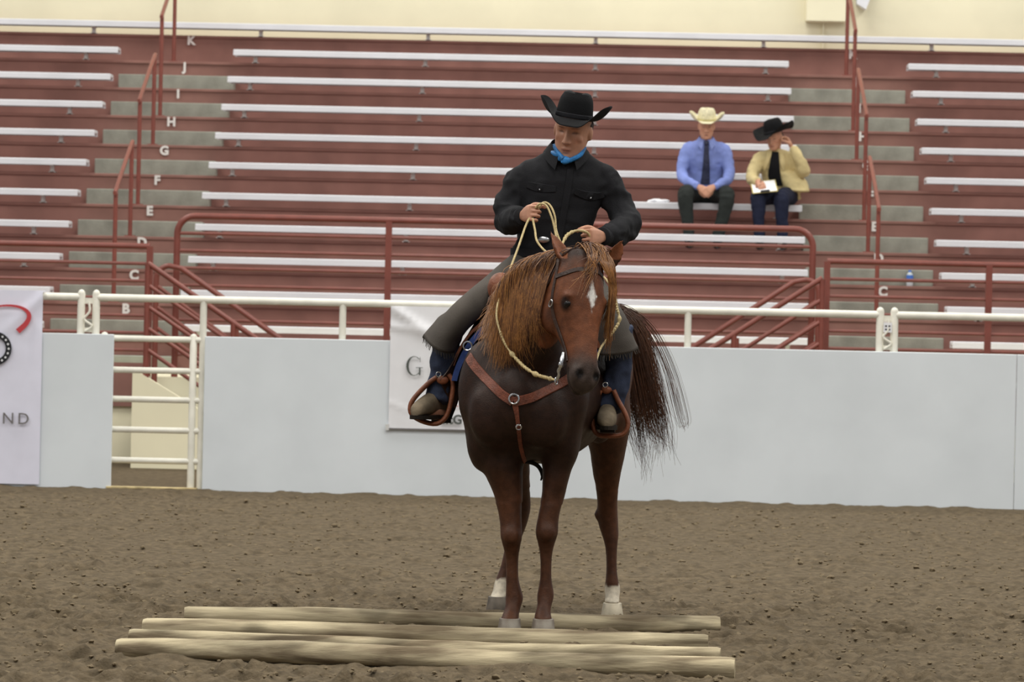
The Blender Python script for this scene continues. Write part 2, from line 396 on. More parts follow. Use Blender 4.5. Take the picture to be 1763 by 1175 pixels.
# platform, front wall, stairs, guard rails
pw = MB().box(XL, XR, 33.9, 34.05, 0, .77).box(XL, XR, 34.05, 35.5, .70, .77).build('wall_platform', M['cream'], smooth=False); struct(pw, 'cream concrete front of the bleacher walkway')
for x0, x1 in ((XL, -3.84), (2.2, XR)):
    f = MB().box(x0, x1, 33.86, 33.9, .50, .89).build('trim_1' if x0 < -5 else 'trim_2', M['red'], smooth=False); struct(f, 'dark red fascia board')
def guard(name, label, x0, x1, ztop, nr, posts, round_ends):
    t = thing(name, label, 'railing', ((x0+x1)/2, 33.95, .77), 'red guard rails')
    y = 33.97
    if round_ends:
        pth = [(x0, y, .77), (x0, y, ztop-.2)]+[(x0+.16-.16*math.cos(a), y, ztop-.16+.16*math.sin(a)) for a in np.linspace(.1, 1.57, 7)]
        pth += [(x1-.16+.16*math.sin(a), y, ztop-.16+.16*math.cos(a)) for a in np.linspace(0, 1.47, 7)]+[(x1, y, ztop-.2), (x1, y, .77)]
        MB().tube(pth, .03, 12).build('frame', M['redrail'], t)
    else:
        MB().tube([(x0, y, ztop), (x1, y, ztop)], .028, 12).build('top_rail', M['redrail'], t)
    src = None
    for k in range(1, nr):
        z = ztop-.155*k
        if src is None: src = MB().tube([(x0, y, z), (x1, y, z)], .016, 8).build('rail', M['redrail'], t)
        else: share('rail', src, wpos_of(src)-Vector((0, 0, .155*(k-1))), t)
    for x in posts: MB().box(x-.028, x+.028, y-.028, y+.028, .77, ztop).build('post', M['redrail'], t, smooth=False)
def wpos_of(o): return wpos(o)
guard('guard_rail', 'long red guard rail with rounded corners before the middle block', -3.59, 2.08, 2.21, 9, (-1.7, .19), True)
guard('guard_rail', 'square red guard rail along the left bleacher walkway', -9.0, -3.83, 1.93, 7, (-3.83, -6.9), False)
guard('guard_rail', 'square red guard rail along the right bleacher walkway', 2.21, 8.2, 1.93, 7, (2.21, 3.65, 5.5), False)
def stairs(sx, x0, side):
    t = thing('stairs', f'concrete stairs with red sloping rails at the {side} end of walkway', 'stairs', (x0+sx*.6, 33.4, 0))
    for k in range(4):
        MB().cbox(min(x0+sx*.27*k, x0+sx*.27*(k+1)), max(x0+sx*.27*k, x0+sx*.27*(k+1)), 32.9, 33.88, 0, .616-.154*k, .005).build('step', M['concrete'], t, smooth=False)
    poly = [(0, 0), (sx*1.3, 0), (sx*1.3, .1), (0, .86)]
    MB().prism(poly, (x0, 32.82, 0), (1, 0, 0), (0, 0, 1), (0, 1, 0), .07).build('side_wall', M['cream'], t, smooth=False)
    for yy, dx, arch in ((32.86, 0, False), (33.8, .2, True)):
        X0 = x0; x0 = X0+(sx*.11 if not arch else 0)
        for k in range(5 if not arch else 4):
            if arch and k == 0:
                zt = 1.76
                p = [(x0+sx*(dx-.12), yy, .7), (x0+sx*(dx-.12), yy, zt-.12)]+[(x0+sx*(dx-.12*math.cos(a)), yy, zt-.12+.12*math.sin(a)) for a in np.linspace(.15, 1.5, 6)]
                p += [(x0+sx*(dx+.1), yy, zt-.02), (x0+sx*(dx+1.45), yy, zt-.02-.68*1.35)]
                MB().tube(p, .026, 10).build('rail', M['redrail'], t)
            else:
                zt = 1.77-.185*k
                MB().tube([(x0+sx*(0 if not arch else dx-.12), yy, zt), (x0+sx*1.42, yy, zt-.665*1.42)], .024 if k == 0 else .018, 10).build('rail', M['redrail'], t)
        for q in ((0, .75) if not arch else (.8,)):
            MB().tube([(x0+sx*q, yy, .0 if q else .1), (x0+sx*q, yy, 1.76-.66*q)], .026, 10).build('post', M['redrail'], t)
        xe = x0+sx*1.42; x0 = X0; MB().tube([(xe, yy, 0), (xe, yy, 1.77-.665*1.42)], .026, 10).build('post', M['redrail'], t)
stairs(1, -3.83, 'left'); stairs(-1, 2.21, 'right')

# ------------------------------------------------------------------ arena fence
FY = 29.34; P = lambda px: None
def fence(label, x0, x1, left_post, right_post, mids, full):
    t = thing('pipe_fence', label, 'fence', ((x0+x1)/2, FY, 0), 'cream pipe fence panels')
    MB().tube([(x0, FY, 1.47), (x1, FY, 1.47)], .029, 14).build('top_rail', M['fence'], t)
    for x, on in ((x0, left_post), (x1, right_post)):
        if on:
            m = MB().tube([(x, FY, 0), (x, FY, 1.495), (x, FY, 1.513), (x, FY, 1.524), (x, FY, 1.529)], [.03, .03, .026, .016, .004], 14)
            m.build('end_post', M['fence'], t)
    for x in mids: MB().tube([(x, FY, 0 if x in full else .0), (x, FY, 1.46)], .027, 12).build('post', M['fence'], t)
    for z in (.3, .62, .95): MB().tube([(x0 if not full else full[0], FY, z), (x1, FY, z)], .02, 8).build('rail', M['fence'], t)
fence('cream pipe fence panel carrying the leftmost banner', -6.6, -3.83, False, True, (-5.6,), ())
fence('long cream pipe fence panel running behind horse and rider', -3.715, 2.325, True, True, (-2.885, -1.81, .85), (-2.885,))
fence('cream pipe fence panel right of the right-hand latch', 2.435, 6.3, True, False, (4.6,), ())
def latch(x, side, sheet):
    t = thing('fence_latch', f'cream drop-pin latch joining the {side} pair of fence posts', 'latch', (x, FY, 1.2))
    MB().box(x-.05, x+.05, FY-.012, FY+.012, 1.42, 1.465).build('upper_bracket', M['fence'], t, smooth=False)
    MB().box(x-.05, x+.05, FY-.012, FY+.012, 1.2, 1.235).build('lower_bracket', M['fence'], t, smooth=False)
    MB().tube(bez([(x+.005, FY-.025, 1.43), (x+.01, FY-.03, 1.36), (x-.03, FY-.03, 1.30), (x+.03, FY-.03, 1.25), (x-.02, FY-.03, 1.21)], 20), .009, 8).build('pin', M['fence'], t)
    if sheet:
        s = MB().box(x-.03, x+.035, FY-.036, FY-.032, 1.335, 1.41).build('tag', M['banner'], t, smooth=False)
        for q in (-.018, .008):
            for zz in (1.352, 1.378): MB().box(x+q, x+q+.014, FY-.038, FY-.0355, zz, zz+.012).build('mark', M['inkd'], s, smooth=False)
latch(-3.772, 'left', False); latch(2.38, 'right', True)
M['board_tan'] = mat('tan_board', (206, 186, 140), .8, .2, var=.2, vs=14)
# gate
g = thing('arena_gate', 'small cream pipe gate with five rails left of the horse', 'gate', (-3.3, FY, 0))
gx0, gx1 = -3.645, -2.957
for x in (gx0, gx1):
    MB().tube([(x, FY, 0 if x == gx1 else .02), (x, FY, 1.185), (x, FY, 1.2), (x, FY, 1.206)], [.028, .028, .018, .004], 12).build('upright', M['fence'], g)
src = None
for z in (1.158, .915, .69, .455, .218):
    if src is None: src = MB().tube([(gx0, FY, z), (gx1+.06, FY, z)], .024, 10).build('rail', M['fence'], g); o0 = wpos(src)
    else: share('rail', src, (o0.x, o0.y, z), g)
tag(MB().cbox(-3.6, -2.9, FY-.09, FY+.02, 0, .018, .004).build('threshold_board', M['board_tan'], smooth=False), 'pale wooden threshold board on the ground under the gate', 'board')
def kick(label, x0, x1, tilt=0):
    m = MB().cbox(x0, x1, FY-.075, FY-.045, -.02, 1.188, .004)
    o = m.build('kick_panel', M['panel'], smooth=False); return tag(o, label, 'panel', 'white kick panels')
kick('plain white kick panel between the leftmost banner and the gate', -6.6, -3.565)
kick('very long white kick panel behind the horse', -2.862, 3.372)
kick('white kick panel at the right edge past the thin seam', 3.376, 6.3)
# banners
def cloth(name, label, x0, x1, z0, z1, y, mt, nx=40, nz=40, folds=()):
    t = thing(name, label, 'banner', ((x0+x1)/2, y, z0))
    X, Z = np.meshgrid(np.linspace(x0, x1, nx), np.linspace(z0, z1, nz)); D = np.zeros_like(X)
    p = np.stack([X.ravel(), Z.ravel(), 0*X.ravel()], 1); D += .004*noise3(p, 3, 8, 2).reshape(X.shape)
    for (ax, az, bx, bz, wd, amp) in folds:
        L = math.hypot(bx-ax, bz-az); tt = ((X-ax)*(bx-ax)+(Z-az)*(bz-az))/L; dd = ((X-ax)*(bz-az)-(Z-az)*(bx-ax))/L
        D += amp*np.exp(-(dd/(wd*(.35+np.clip(tt/L, 0, 2))))**2)*np.clip(1.15-tt/L, 0, 1)*(tt > -.05)
    fr = np.stack([X.ravel(), (y-np.abs(D)).ravel(), Z.ravel()], 1); bk = fr.copy(); bk[:, 1] += .003
    n = nx*nz; ii = np.arange(n).reshape(nz, nx)
    q = np.stack([ii[:-1, :-1], ii[:-1, 1:], ii[1:, 1:], ii[1:, :-1]], -1).reshape(-1, 4)
    fs = [tuple(a) for a in q]+[tuple(int(b)+n for b in a[::-1]) for a in q]
    bd = list(ii[0, :])+list(ii[1:, -1])+list(ii[-1, -2::-1])+list(ii[-2:0:-1, 0])
    fs += [(int(bd[k]), int(bd[k])+n, int(bd[(k+1) % len(bd)])+n, int(bd[(k+1) % len(bd)])) for k in range(len(bd))]
    mesh_obj('sheet', np.vstack([fr, bk]), fs, mt, t, recalc=True, angle=60); return t
BY = FY-.082
lb = cloth('banner', 'white fabric banner with red swoosh draped over the left fence', -5.3, -4.115, .02, 1.512, BY-.012, M['bannerb'], folds=((-4.12, 1.47, -4.6, 1.0, .05, .018), (-4.15, 1.2, -4.3, .1, .06, .01)))
MB().box(-5.3, -4.115, BY-.012, FY+.05, 1.506, 1.512).build('folded_edge', M['bannerb'], lb, smooth=False)
YB = BY-.040
wall_text('letters', 'ND', .125, (-4.302, YB, .52), M['inkn'], lb, depth=.004, space=1.35)
arc = [(-4.62, 1.33), (-4.45, 1.385), (-4.33, 1.39), (-4.25, 1.365), (-4.215, 1.32), (-4.235, 1.26), (-4.30, 1.195)]
wd = [.012, .014, .018, .024, .032, .038, .042]; cpts = bez([(a[0], 0, a[1]) for a in arc], 26); wds = lerp([[q] for q in wd], 26)[:, 0]
L_, R_ = [], []
for k, p in enumerate(cpts):
    d = (cpts[min(k+1, 25)]-cpts[max(k-1, 0)]).normalized(); n = Vector((-d.z, 0, d.x)); L_.append(p+n*wds[k]*.5); R_.append(p-n*wds[k]*.5)
MB().prism([(p.x, p.z) for p in L_]+[(p.x, p.z) for p in R_[::-1]], (0, YB, 0), (1, 0, 0), (0, 0, 1), (0, 1, 0), .006).build('red_swoosh', M['inkr'], lb, smooth=False)
ca, ra, rb = (-4.475, 1.06), .13, .085
ang = np.linspace(-2.2, 2.2, 30)
hs = MB().prism([(ca[0]+ra*math.cos(a), ca[1]+ra*math.sin(a)) for a in ang]+[(ca[0]+rb*math.cos(a), ca[1]+rb*math.sin(a)) for a in ang[::-1]], (0, YB, 0), (1, 0, 0), (0, 0, 1), (0, 1, 0), .006).build('dark_horseshoe_mark', M['inkd'], lb, smooth=False)
for a in np.linspace(-1.0, 1.0, 7):
    c = (ca[0]+.108*math.cos(a), ca[1]+.108*math.sin(a))
    MB().prism([(c[0]+.008*math.cos(t), c[1]+.008*math.sin(t)) for t in np.linspace(0, 6.28, 10)[:-1]], (0, YB-.002, 0), (1, 0, 0), (0, 0, 1), (0, 1, 0), .004).build('nail_hole', M['banner'], hs, smooth=False)
cb = cloth('banner', 'white vinyl banner hung on the fence behind the rider', -1.435, .30, .512, 1.455, BY-.012, M['banner'],
           folds=((-1.42, 1.44, -.95, 1.12, .045, .03), (-1.42, 1.3, -.9, 1.22, .05, .015), (-1.4, .7, -1.0, .55, .05, .012)))
MB().box(-1.44, .305, BY-.02, BY-.0, .505, .517).build('hem_edge', M['inkn'], cb, smooth=False)
MB().box(-1.455, -1.43, BY-.03, BY-.0, .50, .545).build('corner_tie', M['steel'], cb, smooth=False)
YC = BY-.045
def gletter(x, z, h):                                     # roman capital G
    out = [(.5+.46*math.cos(a), .5+.52*math.sin(a)) for a in np.linspace(.75, 5.6, 26)]
    inn = [(.53+.34*math.cos(a), .5+.485*math.sin(a)) for a in np.linspace(5.45, .85, 26)]
    m = MB().prism([(x+p[0]*h*.9, z+p[1]*h) for p in out+inn], (0, YC, 0), (1, 0, 0), (0, 0, 1), (0, 1, 0), .006)
    m.box(x+.72*h, x+.80*h, YC-.001, YC+.006, z+.02*h, z+.42*h); m.box(x+.56*h, x+.92*h, YC-.001, YC+.006, z+.40*h, z+.435*h); m.box(x+.755*h, x+.78*h, YC-.001, YC+.006, z+.72*h, z+.98*h)
    m.build('letter_g', M['ink'], cb, smooth=False)
def rletter(x, z, h):                                     # roman capital R
    m = MB().box(x+.12*h, x+.23*h, YC, YC+.006, z, z+h); m.box(x, x+.35*h, YC, YC+.005, z, z+.035*h); m.box(x, x+.3*h, YC, YC+.005, z+.965*h, z+h)
    o = [(.2+.42*math.cos(a), .75+.25*math.sin(a)) for a in np.linspace(1.57, -1.57, 14)]; i = [(.2+.31*math.cos(a), .75+.215*math.sin(a)) for a in np.linspace(-1.57, 1.57, 14)]
    m.prism([(x+p[0]*h, z+p[1]*h) for p in o+i], (0, YC, 0), (1, 0, 0), (0, 0, 1), (0, 1, 0), .006)
    m.prism([(x+p[0]*h, z+p[1]*h) for p in [(.38, .5), (.5, .5), (.86, 0), (.72, 0)]], (0, YC+.001, 0), (1, 0, 0), (0, 0, 1), (0, 1, 0), .005)
    m.build('letter_r', M['ink'], cb, smooth=False)
gletter(-1.312, .925, .145); rletter(-1.125, .93, .14)
wall_text('web_address', 'sitG', .098, (-.95, YC, .59), M['ink'], cb, bold=.003, depth=.003)
m = MB()
for k in range(14): m.box(-1.02+.018*k, -1.02+.018*k+.011, YC, YC+.004, .690+.003*(k % 3), .703)
m.build('small_print', M['inkb'], cb, smooth=False)
# ------------------------------------------------------------------ horse
HO = Vector((-.262, 16.93, 0)); HE = Vector((.139, .990, 0)); HR = Vector((.990, -.139, 0)); UP = Vector((0, 0, 1))
def HB(b, s, z): return HO+HE*b+HR*s+UP*z
mb = MB()
# trunk: b, top, bottom, half width, superellipse power
trunk = [(.0, 1.16, .98, .06, 2), (.03, 1.24, .90, .15, 2), (.10, 1.30, .83, .22, 2.1), (.25, 1.36, .79, .27, 2.2), (.42, 1.44, .77, .295, 2.1), (.6, 1.45, .76, .315, 2.0),
         (.8, 1.42, .76, .33, 2.0), (1.0, 1.43, .80, .325, 2.0), (1.2, 1.49, .86, .31, 2.1), (1.38, 1.51, .90, .30, 2.2), (1.52, 1.47, .98, .27, 2.2), (1.64, 1.38, 1.05, .20, 2.1), (1.7, 1.30, 1.1, .10, 2)]
T = lerp(trunk, 40)
mb.loft([ring(HB(b, 0, (t+l)/2), HR, UP, h, (t-l)/2, 28, p) for b, t, l, h, p in T])
# withers ridge
mb.ell(HB(.52, 0, 1.40), (.09, .26, .11)); mb.ell(HB(.30, 0, 1.32), (.12, .2, .14))
# shoulders, pectorals, upper arms
for s in (-1, 1):
    mb.ell(HB(.20, s*.185, 1.10), (.12, .16, .24)); mb.ell(HB(.05, s*.115, 1.00), (.12, .09, .16)); mb.ell(HB(.22, s*.175, .90), (.095, .14, .17))
    mb.ell(HB(1.38, s*.20, 1.18), (.15, .27, .26)); mb.ell(HB(1.45, s*.20, 1.0), (.125, .2, .22)); mb.ell(HB(1.12, s*.22, .98), (.09, .12, .15))
mb.ell(HB(.02, 0, 1.06), (.10, .09, .17))
# neck
nk = [((-.20, 17.36, 1.20), (0, .35, .94), .30, .22), ((-.225, 17.20, 1.30), (0, .42, .9), .29, .175), ((-.215, 17.05, 1.41), (-.03, .42, .9), .26, .14),
      ((-.175, 16.96, 1.50), (-.08, .40, .91), .22, .118), ((-.105, 16.91, 1.57), (-.16, .36, .92), .175, .10), ((-.03, 16.90, 1.62), (-.12, .3, .95), .125, .088), ((.03, 16.88, 1.63), (0, .2, .98), .10, .075)]
A = lerp([list(c)+list(v)+[rv, ru] for c, v, rv, ru in nk], 26); rings = []
for i, a in enumerate(A):
    tg = Vector(A[min(i+1, 25)][:3])-Vector(A[max(i-1, 0)][:3]); v = Vector(a[3:6]).normalized(); tg.normalize(); v = (v-tg*v.dot(tg)).normalized(); u = tg.cross(v).normalized()
    rings.append(ring(a[:3], u, v, a[7], a[6], 24, 2.0))
mb.loft(rings)
# head: local frame a (down the face), n (out of the face), s (image right)
FA = Vector((.022, -.30, -.95)).normalized(); FN = Vector((.50, -.87, .0)); FN = (FN-FA*FN.dot(FA)).normalized(); FS = FA.cross(FN).normalized()
if FS.x < 0: FS = -FS
FP = Vector((.050, 16.735, 1.742))
def HD(t, n, s): return FP+FA*t+FN*n+FS*s
head = [(-.015, -.035, -.12, .055, 2), (.03, -.006, -.19, .080, 2.1), (.08, .006, -.235, .098, 2.3), (.14, .010, -.265, .110, 2.5), (.20, .010, -.285, .115, 2.6), (.25, .006, -.290, .110, 2.6), (.30, .000, -.272, .098, 2.5),
        (.35, -.004, -.232, .084, 2.4), (.41, -.006, -.180, .070, 2.4), (.47, -.006, -.148, .063, 2.4), (.52, -.004, -.135, .064, 2.4), (.565, -.010, -.130, .067, 2.5), (.60, -.022, -.122, .061, 2.5), (.625, -.045, -.107, .044, 2.3), (.637, -.06, -.09, .02, 2)]
A = lerp(head, 40)
mb.loft([ring(HD(t, (f+k)/2, 0), FS, FN, h, (f-k)/2, 26, p) for t, f, k, h, p in A])
RH = Matrix((FS, FN, FA)).transposed()
for s in (-1, 1):
    mb.ell(HD(.246, -.055, s*.092), (.022, .032, .034), RH); mb.ell(HD(.220, -.045, s*.088), (.026, .034, .022), RH)      # orbit, brow
    mb.ell(HD(.24, -.19, s*.066), (.048, .09, .11), RH); mb.ell(HD(.33, -.07, s*.058), (.010, .016, .10), RH)               # jowl, facial crest
    mb.ell(HD(.565, -.035, s*.050), (.022, .035, .036), RH)                                                                     # nostril
mb.ell(HD(.615, -.095, 0), (.04, .035, .03), RH)                                                                              # chin
# ears, cupped leaves
def ear(base, tip, fw, wid):
    base, tip, fw = Vector(base), Vector(tip), Vector(fw); ax = (tip-base); L = ax.length; ax.normalize(); fw = (fw-ax*fw.dot(ax)).normalized(); sd = ax.cross(fw)
    rr = []
    for t, wv in ((-.12, .7), (0, .8), (.15, .95), (.35, 1.0), (.55, .86), (.75, .56), (.9, .28), (1.0, .08)):
        c = base+ax*(L*t)
        rr.append([c+sd*(wid*wv*x)+fw*(wid*wv*y*.9) for x, y in ((-1, .25), (-.75, -.25), (-.3, -.5), (.3, -.5), (.75, -.25), (1, .25), (.8, .38), (.45, -.02), (0, -.12), (-.45, -.02), (-.8, .38))])
    mb.loft(rr)
ear((-.052, 16.80, 1.675), (-.135, 16.83, 1.838), (.75, -.6, .1), .044)
ear((.122, 16.82, 1.670), (.205, 16.82, 1.80), (.45, -.85, 0), .043)
# legs: (x, y, z, rx, ry)
def leg(rows, n=34, hookp=2.0):
    A = lerp(rows, n); mb.loft([ring(a[:3], (1, 0, 0), (0, 1, 0), a[3], a[4], 20, hookp) for a in A])
FLL = [(-.345, 17.20, 1.02, .12, .16), (-.338, 17.17, .88, .112, .15), (-.326, 17.15, .77, .095, .125), (-.303, 17.14, .66, .071, .085), (-.287, 17.13, .57, .055, .062), (-.279, 17.12, .50, .050, .053), (-.276, 17.11, .45, .050, .054), (-.274, 17.12, .405, .040, .046),
       (-.271, 17.14, .35, .030, .040), (-.268, 17.14, .26, .029, .040), (-.261, 17.14, .21, .035, .046), (-.256, 17.14, .17, .041, .052), (-.262, 17.115, .13, .036, .044), (-.270, 17.09, .10, .038, .046), (-.274, 17.075, .075, .044, .052)]
FRR = [(-.075, 17.20, 1.02, .115, .15), (-.068, 17.17, .90, .095, .14), (-.070, 17.14, .80, .074, .115), (-.078, 17.12, .72, .062, .088), (-.090, 17.11, .64, .053, .068), (-.104, 17.10, .58, .048, .058), (-.114, 17.09, .52, .049, .052), (-.117, 17.085, .47, .052, .054), (-.118, 17.10, .42, .038, .044),
       (-.118, 17.11, .36, .027, .038), (-.117, 17.11, .27, .026, .038), (-.116, 17.11, .22, .034, .044), (-.116, 17.11, .185, .039, .05), (-.120, 17.085, .145, .033, .042), (-.126, 17.06, .11, .036, .044), (-.124, 17.045, .08, .044, .052)]
HRR = [(.08, 18.20, 1.15, .15, .22), (.135, 18.22, 1.0, .135, .20), (.155, 18.26, .87, .105, .16), (.157, 18.30, .76, .082, .12), (.160, 18.37, .64, .060, .082), (.163, 18.42, .56, .050, .072), (.166, 18.45, .49, .050, .074), (.172, 18.45, .43, .048, .062), (.182, 18.44, .38, .040, .050),
       (.188, 18.43, .32, .029, .042), (.191, 18.42, .23, .026, .040), (.194, 18.41, .165, .032, .044), (.198, 18.41, .125, .040, .05), (.197, 18.38, .085, .035, .044), (.198, 18.35, .06, .042, .05)]
HLL = [(-.27, 18.28, 1.15, .15, .22), (-.33, 18.30, 1.0, .14, .20), (-.33, 18.36, .87, .125, .17), (-.315, 18.42, .75, .100, .13), (-.285, 18.52, .62, .070, .09), (-.265, 18.60, .54, .056, .076), (-.262, 18.62, .49, .053, .074), (-.272, 18.62, .42, .048, .060), (-.288, 18.60, .35, .038, .048),
       (-.305, 18.59, .28, .030, .042), (-.322, 18.58, .21, .028, .040), (-.335, 18.57, .16, .032, .044), (-.342, 18.56, .125, .038, .05), (-.350, 18.53, .09, .035, .044), (-.357, 18.50, .065, .043, .052)]
for L in (FLL, FRR, HRR, HLL): leg(L)
for (x, y) in ((.166, 18.51), (-.262, 18.68)): mb.tube([(x-.01, y-.02, .42), (x-.012, y, .50), (x-.012, y+.005, .535), (x-.005, y-.05, .60)], [.024, .026, .024, .02], 10)   # point of hock
mb.ell((.134, 18.45, .483), (.034, .036, .034))
for (x, y, z) in ((-.276, 17.075, .455), (-.117, 17.05, .475)): mb.ell((x, y, z), (.04, .03, .045))                         # knee caps
hv, hf, hn = fuse(mb, .0085, 5)
wt = np.clip((hv[:, 2]-.70)/.15, 0, 1)*np.clip((hv[:, 1]-16.86)/.12, 0, 1)*np.clip((1.62-hv[:, 2])/.15, 0, 1)
hv = relax(hv, hf, wt*.95, 70); hv = relax(hv, hf, np.ones(len(hv))*.6, 4); hn = vnormals(hv, hf)
# nostrils and eye sockets pressed in, with shade painted into them
def loc(v):
    d = v-np.array(FP); return d@np.array(FA), d@np.array(FN), d@np.array(FS)
t, n, s = loc(hv)
dark = np.zeros(len(hv))
for sg in (-1, 1):
    q = np.exp(-(((t-.572)/.024)**2+((n+.016)/.022)**2+((s-sg*.047)/.022)**2)); hv -= hn*(q*.026)[:, None]; dark = np.maximum(dark, np.clip(q*4-.8, 0, 1))
    q = np.exp(-(((t-.255)/.036)**2+((n+.048)/.034)**2+((s-sg*.112)/.032)**2)); hv -= hn*(q*.009)[:, None]; dark = np.maximum(dark, np.clip(q*1.9-.2, 0, .9))
q = np.exp(-((n-(-.088-.10*(t-.6)))/.006)**2)*((t > .53) & (t < .66) & (np.abs(s) < .09)); hv -= hn*(q*.005)[:, None]; dark = np.maximum(dark, q*.7)  # mouth line
# muscle relief
hv += hn*((.0035*noise3(hv, 9, 3, 2)*(hv[:, 2] > .6)))[:, None]
# coat colours, plus the painted shade of eye sockets and nostrils
body_c = np.array(lin(50, 31, 22)[:3]); red_c = np.array(lin(108, 66, 42)[:3]); face_c = np.array(lin(136, 80, 50)[:3]); grey_c = np.array(lin(78, 66, 60)[:3]); white_c = np.array(lin(226, 214, 192)[:3]); dk_c = np.array(lin(20, 14, 12)[:3])
col = np.tile(body_c, (len(hv), 1))
def mixc(c, f): 
    global col; f = np.clip(f, 0, 1)[:, None]; col = col*(1-f)+c*f
t, n, s = loc(hv)
headm = (t > .0) & (np.abs(s) < .16) & (n > -.30) & (n < .08) & (hv[:, 1] < 16.98)
nz = noise3(hv, 4, 5, 3)
mixc(red_c, (.66-.5*np.clip((hv[:, 2]-.62)/.25, 0, 1)*1.8)*np.where(hv[:, 2] < .9, 1, 0)*(.75+.3*nz))
mixc(face_c, headm*np.clip((t-.02)/.08, 0, 1)*np.clip((.54-t)/.1, 0, 1)*(.8+.45*nz))
mixc(red_c, np.clip((hv[:, 1]-17.9)/.3, 0, 1)*.45*np.clip((hv[:, 2]-.55)/.35, 0, 1))
mixc(grey_c, headm*np.clip((t-.47)/.08, 0, 1)*.8)
star = headm*(n > -.03)*np.clip(1.25-((np.abs(s-.004)/.022)+(np.abs(t-.215)/.058))+.25*noise3(hv, 60, 7, 2), 0, 1)*3
mixc(np.array(lin(244, 240, 234)[:3]), star)
earm = (hv[:, 2] > 1.70)*((hv[:, 0] < -.05) | (hv[:, 0] > .115))*(hv[:, 1] < 16.9)
mixc(face_c, earm*.85)
sock = (hv[:, 1] > 17.9)*np.clip((.155+.012*noise3(hv, 40, 2, 2)-hv[:, 2])/.012, 0, 1); mixc(white_c, sock)
mixc(dk_c, dark)
horse = thing('horse', 'dark chestnut horse with white star standing among the ground poles', 'horse', (-.2, 17.7, 0))
M['coat'] = mat('horse_coat', (255, 255, 255), .5, .22, var=.16, vs=30, attr=True, bump=.18, bs=160)
hbody = mesh_obj('body', hv, hf, M['coat'], horse, angle=180, col=col)
HBVH = BVHTree.FromPolygons([tuple(p) for p in hv], hf)
M['hoof'] = mat('hoof_horn', (150, 142, 130), .6, .3, var=.25, vs=14, rgb2=(112, 100, 88)); M['hoofd'] = mat('hoof_dusty', (122, 112, 100), .7, .3, var=.25, vs=14)
def hoof(x, y, top, mt, sx=1.0):
    rr = []
    for f, rx, ry, dy in ((1.03, .044, .050, .012), (1.0, .047, .053, .010), (.6, .051, .060, .004), (.15, .056, .067, -.004), (0, .055, .066, -.005)):
        rr.append(ring((x, y+dy-.012*(1-f), top*f), (1, 0, 0), (0, 1, 0), rx*sx, ry*sx, 22, 2.2))
    o = MB().loft(rr).build('hoof', mt, horse); return o
hoof(-.274, 17.07, .082, M['hoof']); hoof(-.123, 17.04, .086, M['hoof']); M['hoofc'] = mat('hoof_pale', (206, 194, 170), .6, .3, var=.15, vs=14); hoof(.198, 18.345, .062, M['hoofc'], .95); hoof(-.358, 18.495, .068, M['hoofd'], .98)
M['eye'] = mat('eye_dark', (14, 9, 8), .3, .4, var=.02)
for sg in (-1, 1):
    MB().ell(HD(.252, -.050, sg*.087), (.016, .021, .018), RH, 16, 10).build('eye', M['eye'], horse)
# hair
def strands(name, roots_fn, n, seg, rad, mt, cols, seed, tips=.25, sides=3):
    r = np.random.default_rng(seed); V = []; F = []; C = []; off = 0
    for k in range(n):
        pts, c = roots_fn(k, r); P = np.array([tuple(p) for p in pts]); m = len(P)
        tg = np.gradient(P, axis=0); tg /= np.linalg.norm(tg, axis=1)[:, None]+1e-9
        a = np.cross(tg, [.3, -1, .2]); a /= np.linalg.norm(a, axis=1)[:, None]+1e-9; b = np.cross(tg, a)
        u = np.linspace(0, 1, m); rr = rad*r.uniform(.6, 1.3)*(1-(1-tips)*u**2)*np.clip(.25+u*6, 0, 1)
        for j in range(sides):
            th = 2*math.pi*j/sides
            V.append(P+a*(np.cos(th)*rr*1.5)[:, None]+b*(np.sin(th)*rr*.8)[:, None])
        base = off
        for j in range(sides):
            k2 = (j+1) % sides; q = np.arange(m-1)
            F.append(np.stack([base+j*m+q, base+k2*m+q, base+k2*m+q+1, base+j*m+q+1], 1))
        off += sides*m; C.append(np.repeat(c[None], sides*m, 0))
    v = np.vstack(V); f = np.vstack(F).tolist()
    return mesh_obj(name, v, f, mt, horse, angle=180, col=np.vstack(C))
M['hair'] = mat('horse_hair', (255, 255, 255), .38, .5, var=.15, vs=20, attr=True)
gold = np.array(lin(182, 126, 68)[:3]); brown = np.array(lin(114, 70, 40)[:3]); dkb = np.array(lin(62, 38, 26)[:3])
def haircol(r, g): 
    x = r.random(); return gold*g+brown*(1-g) if x < .72 else (brown*.6+dkb*.4)
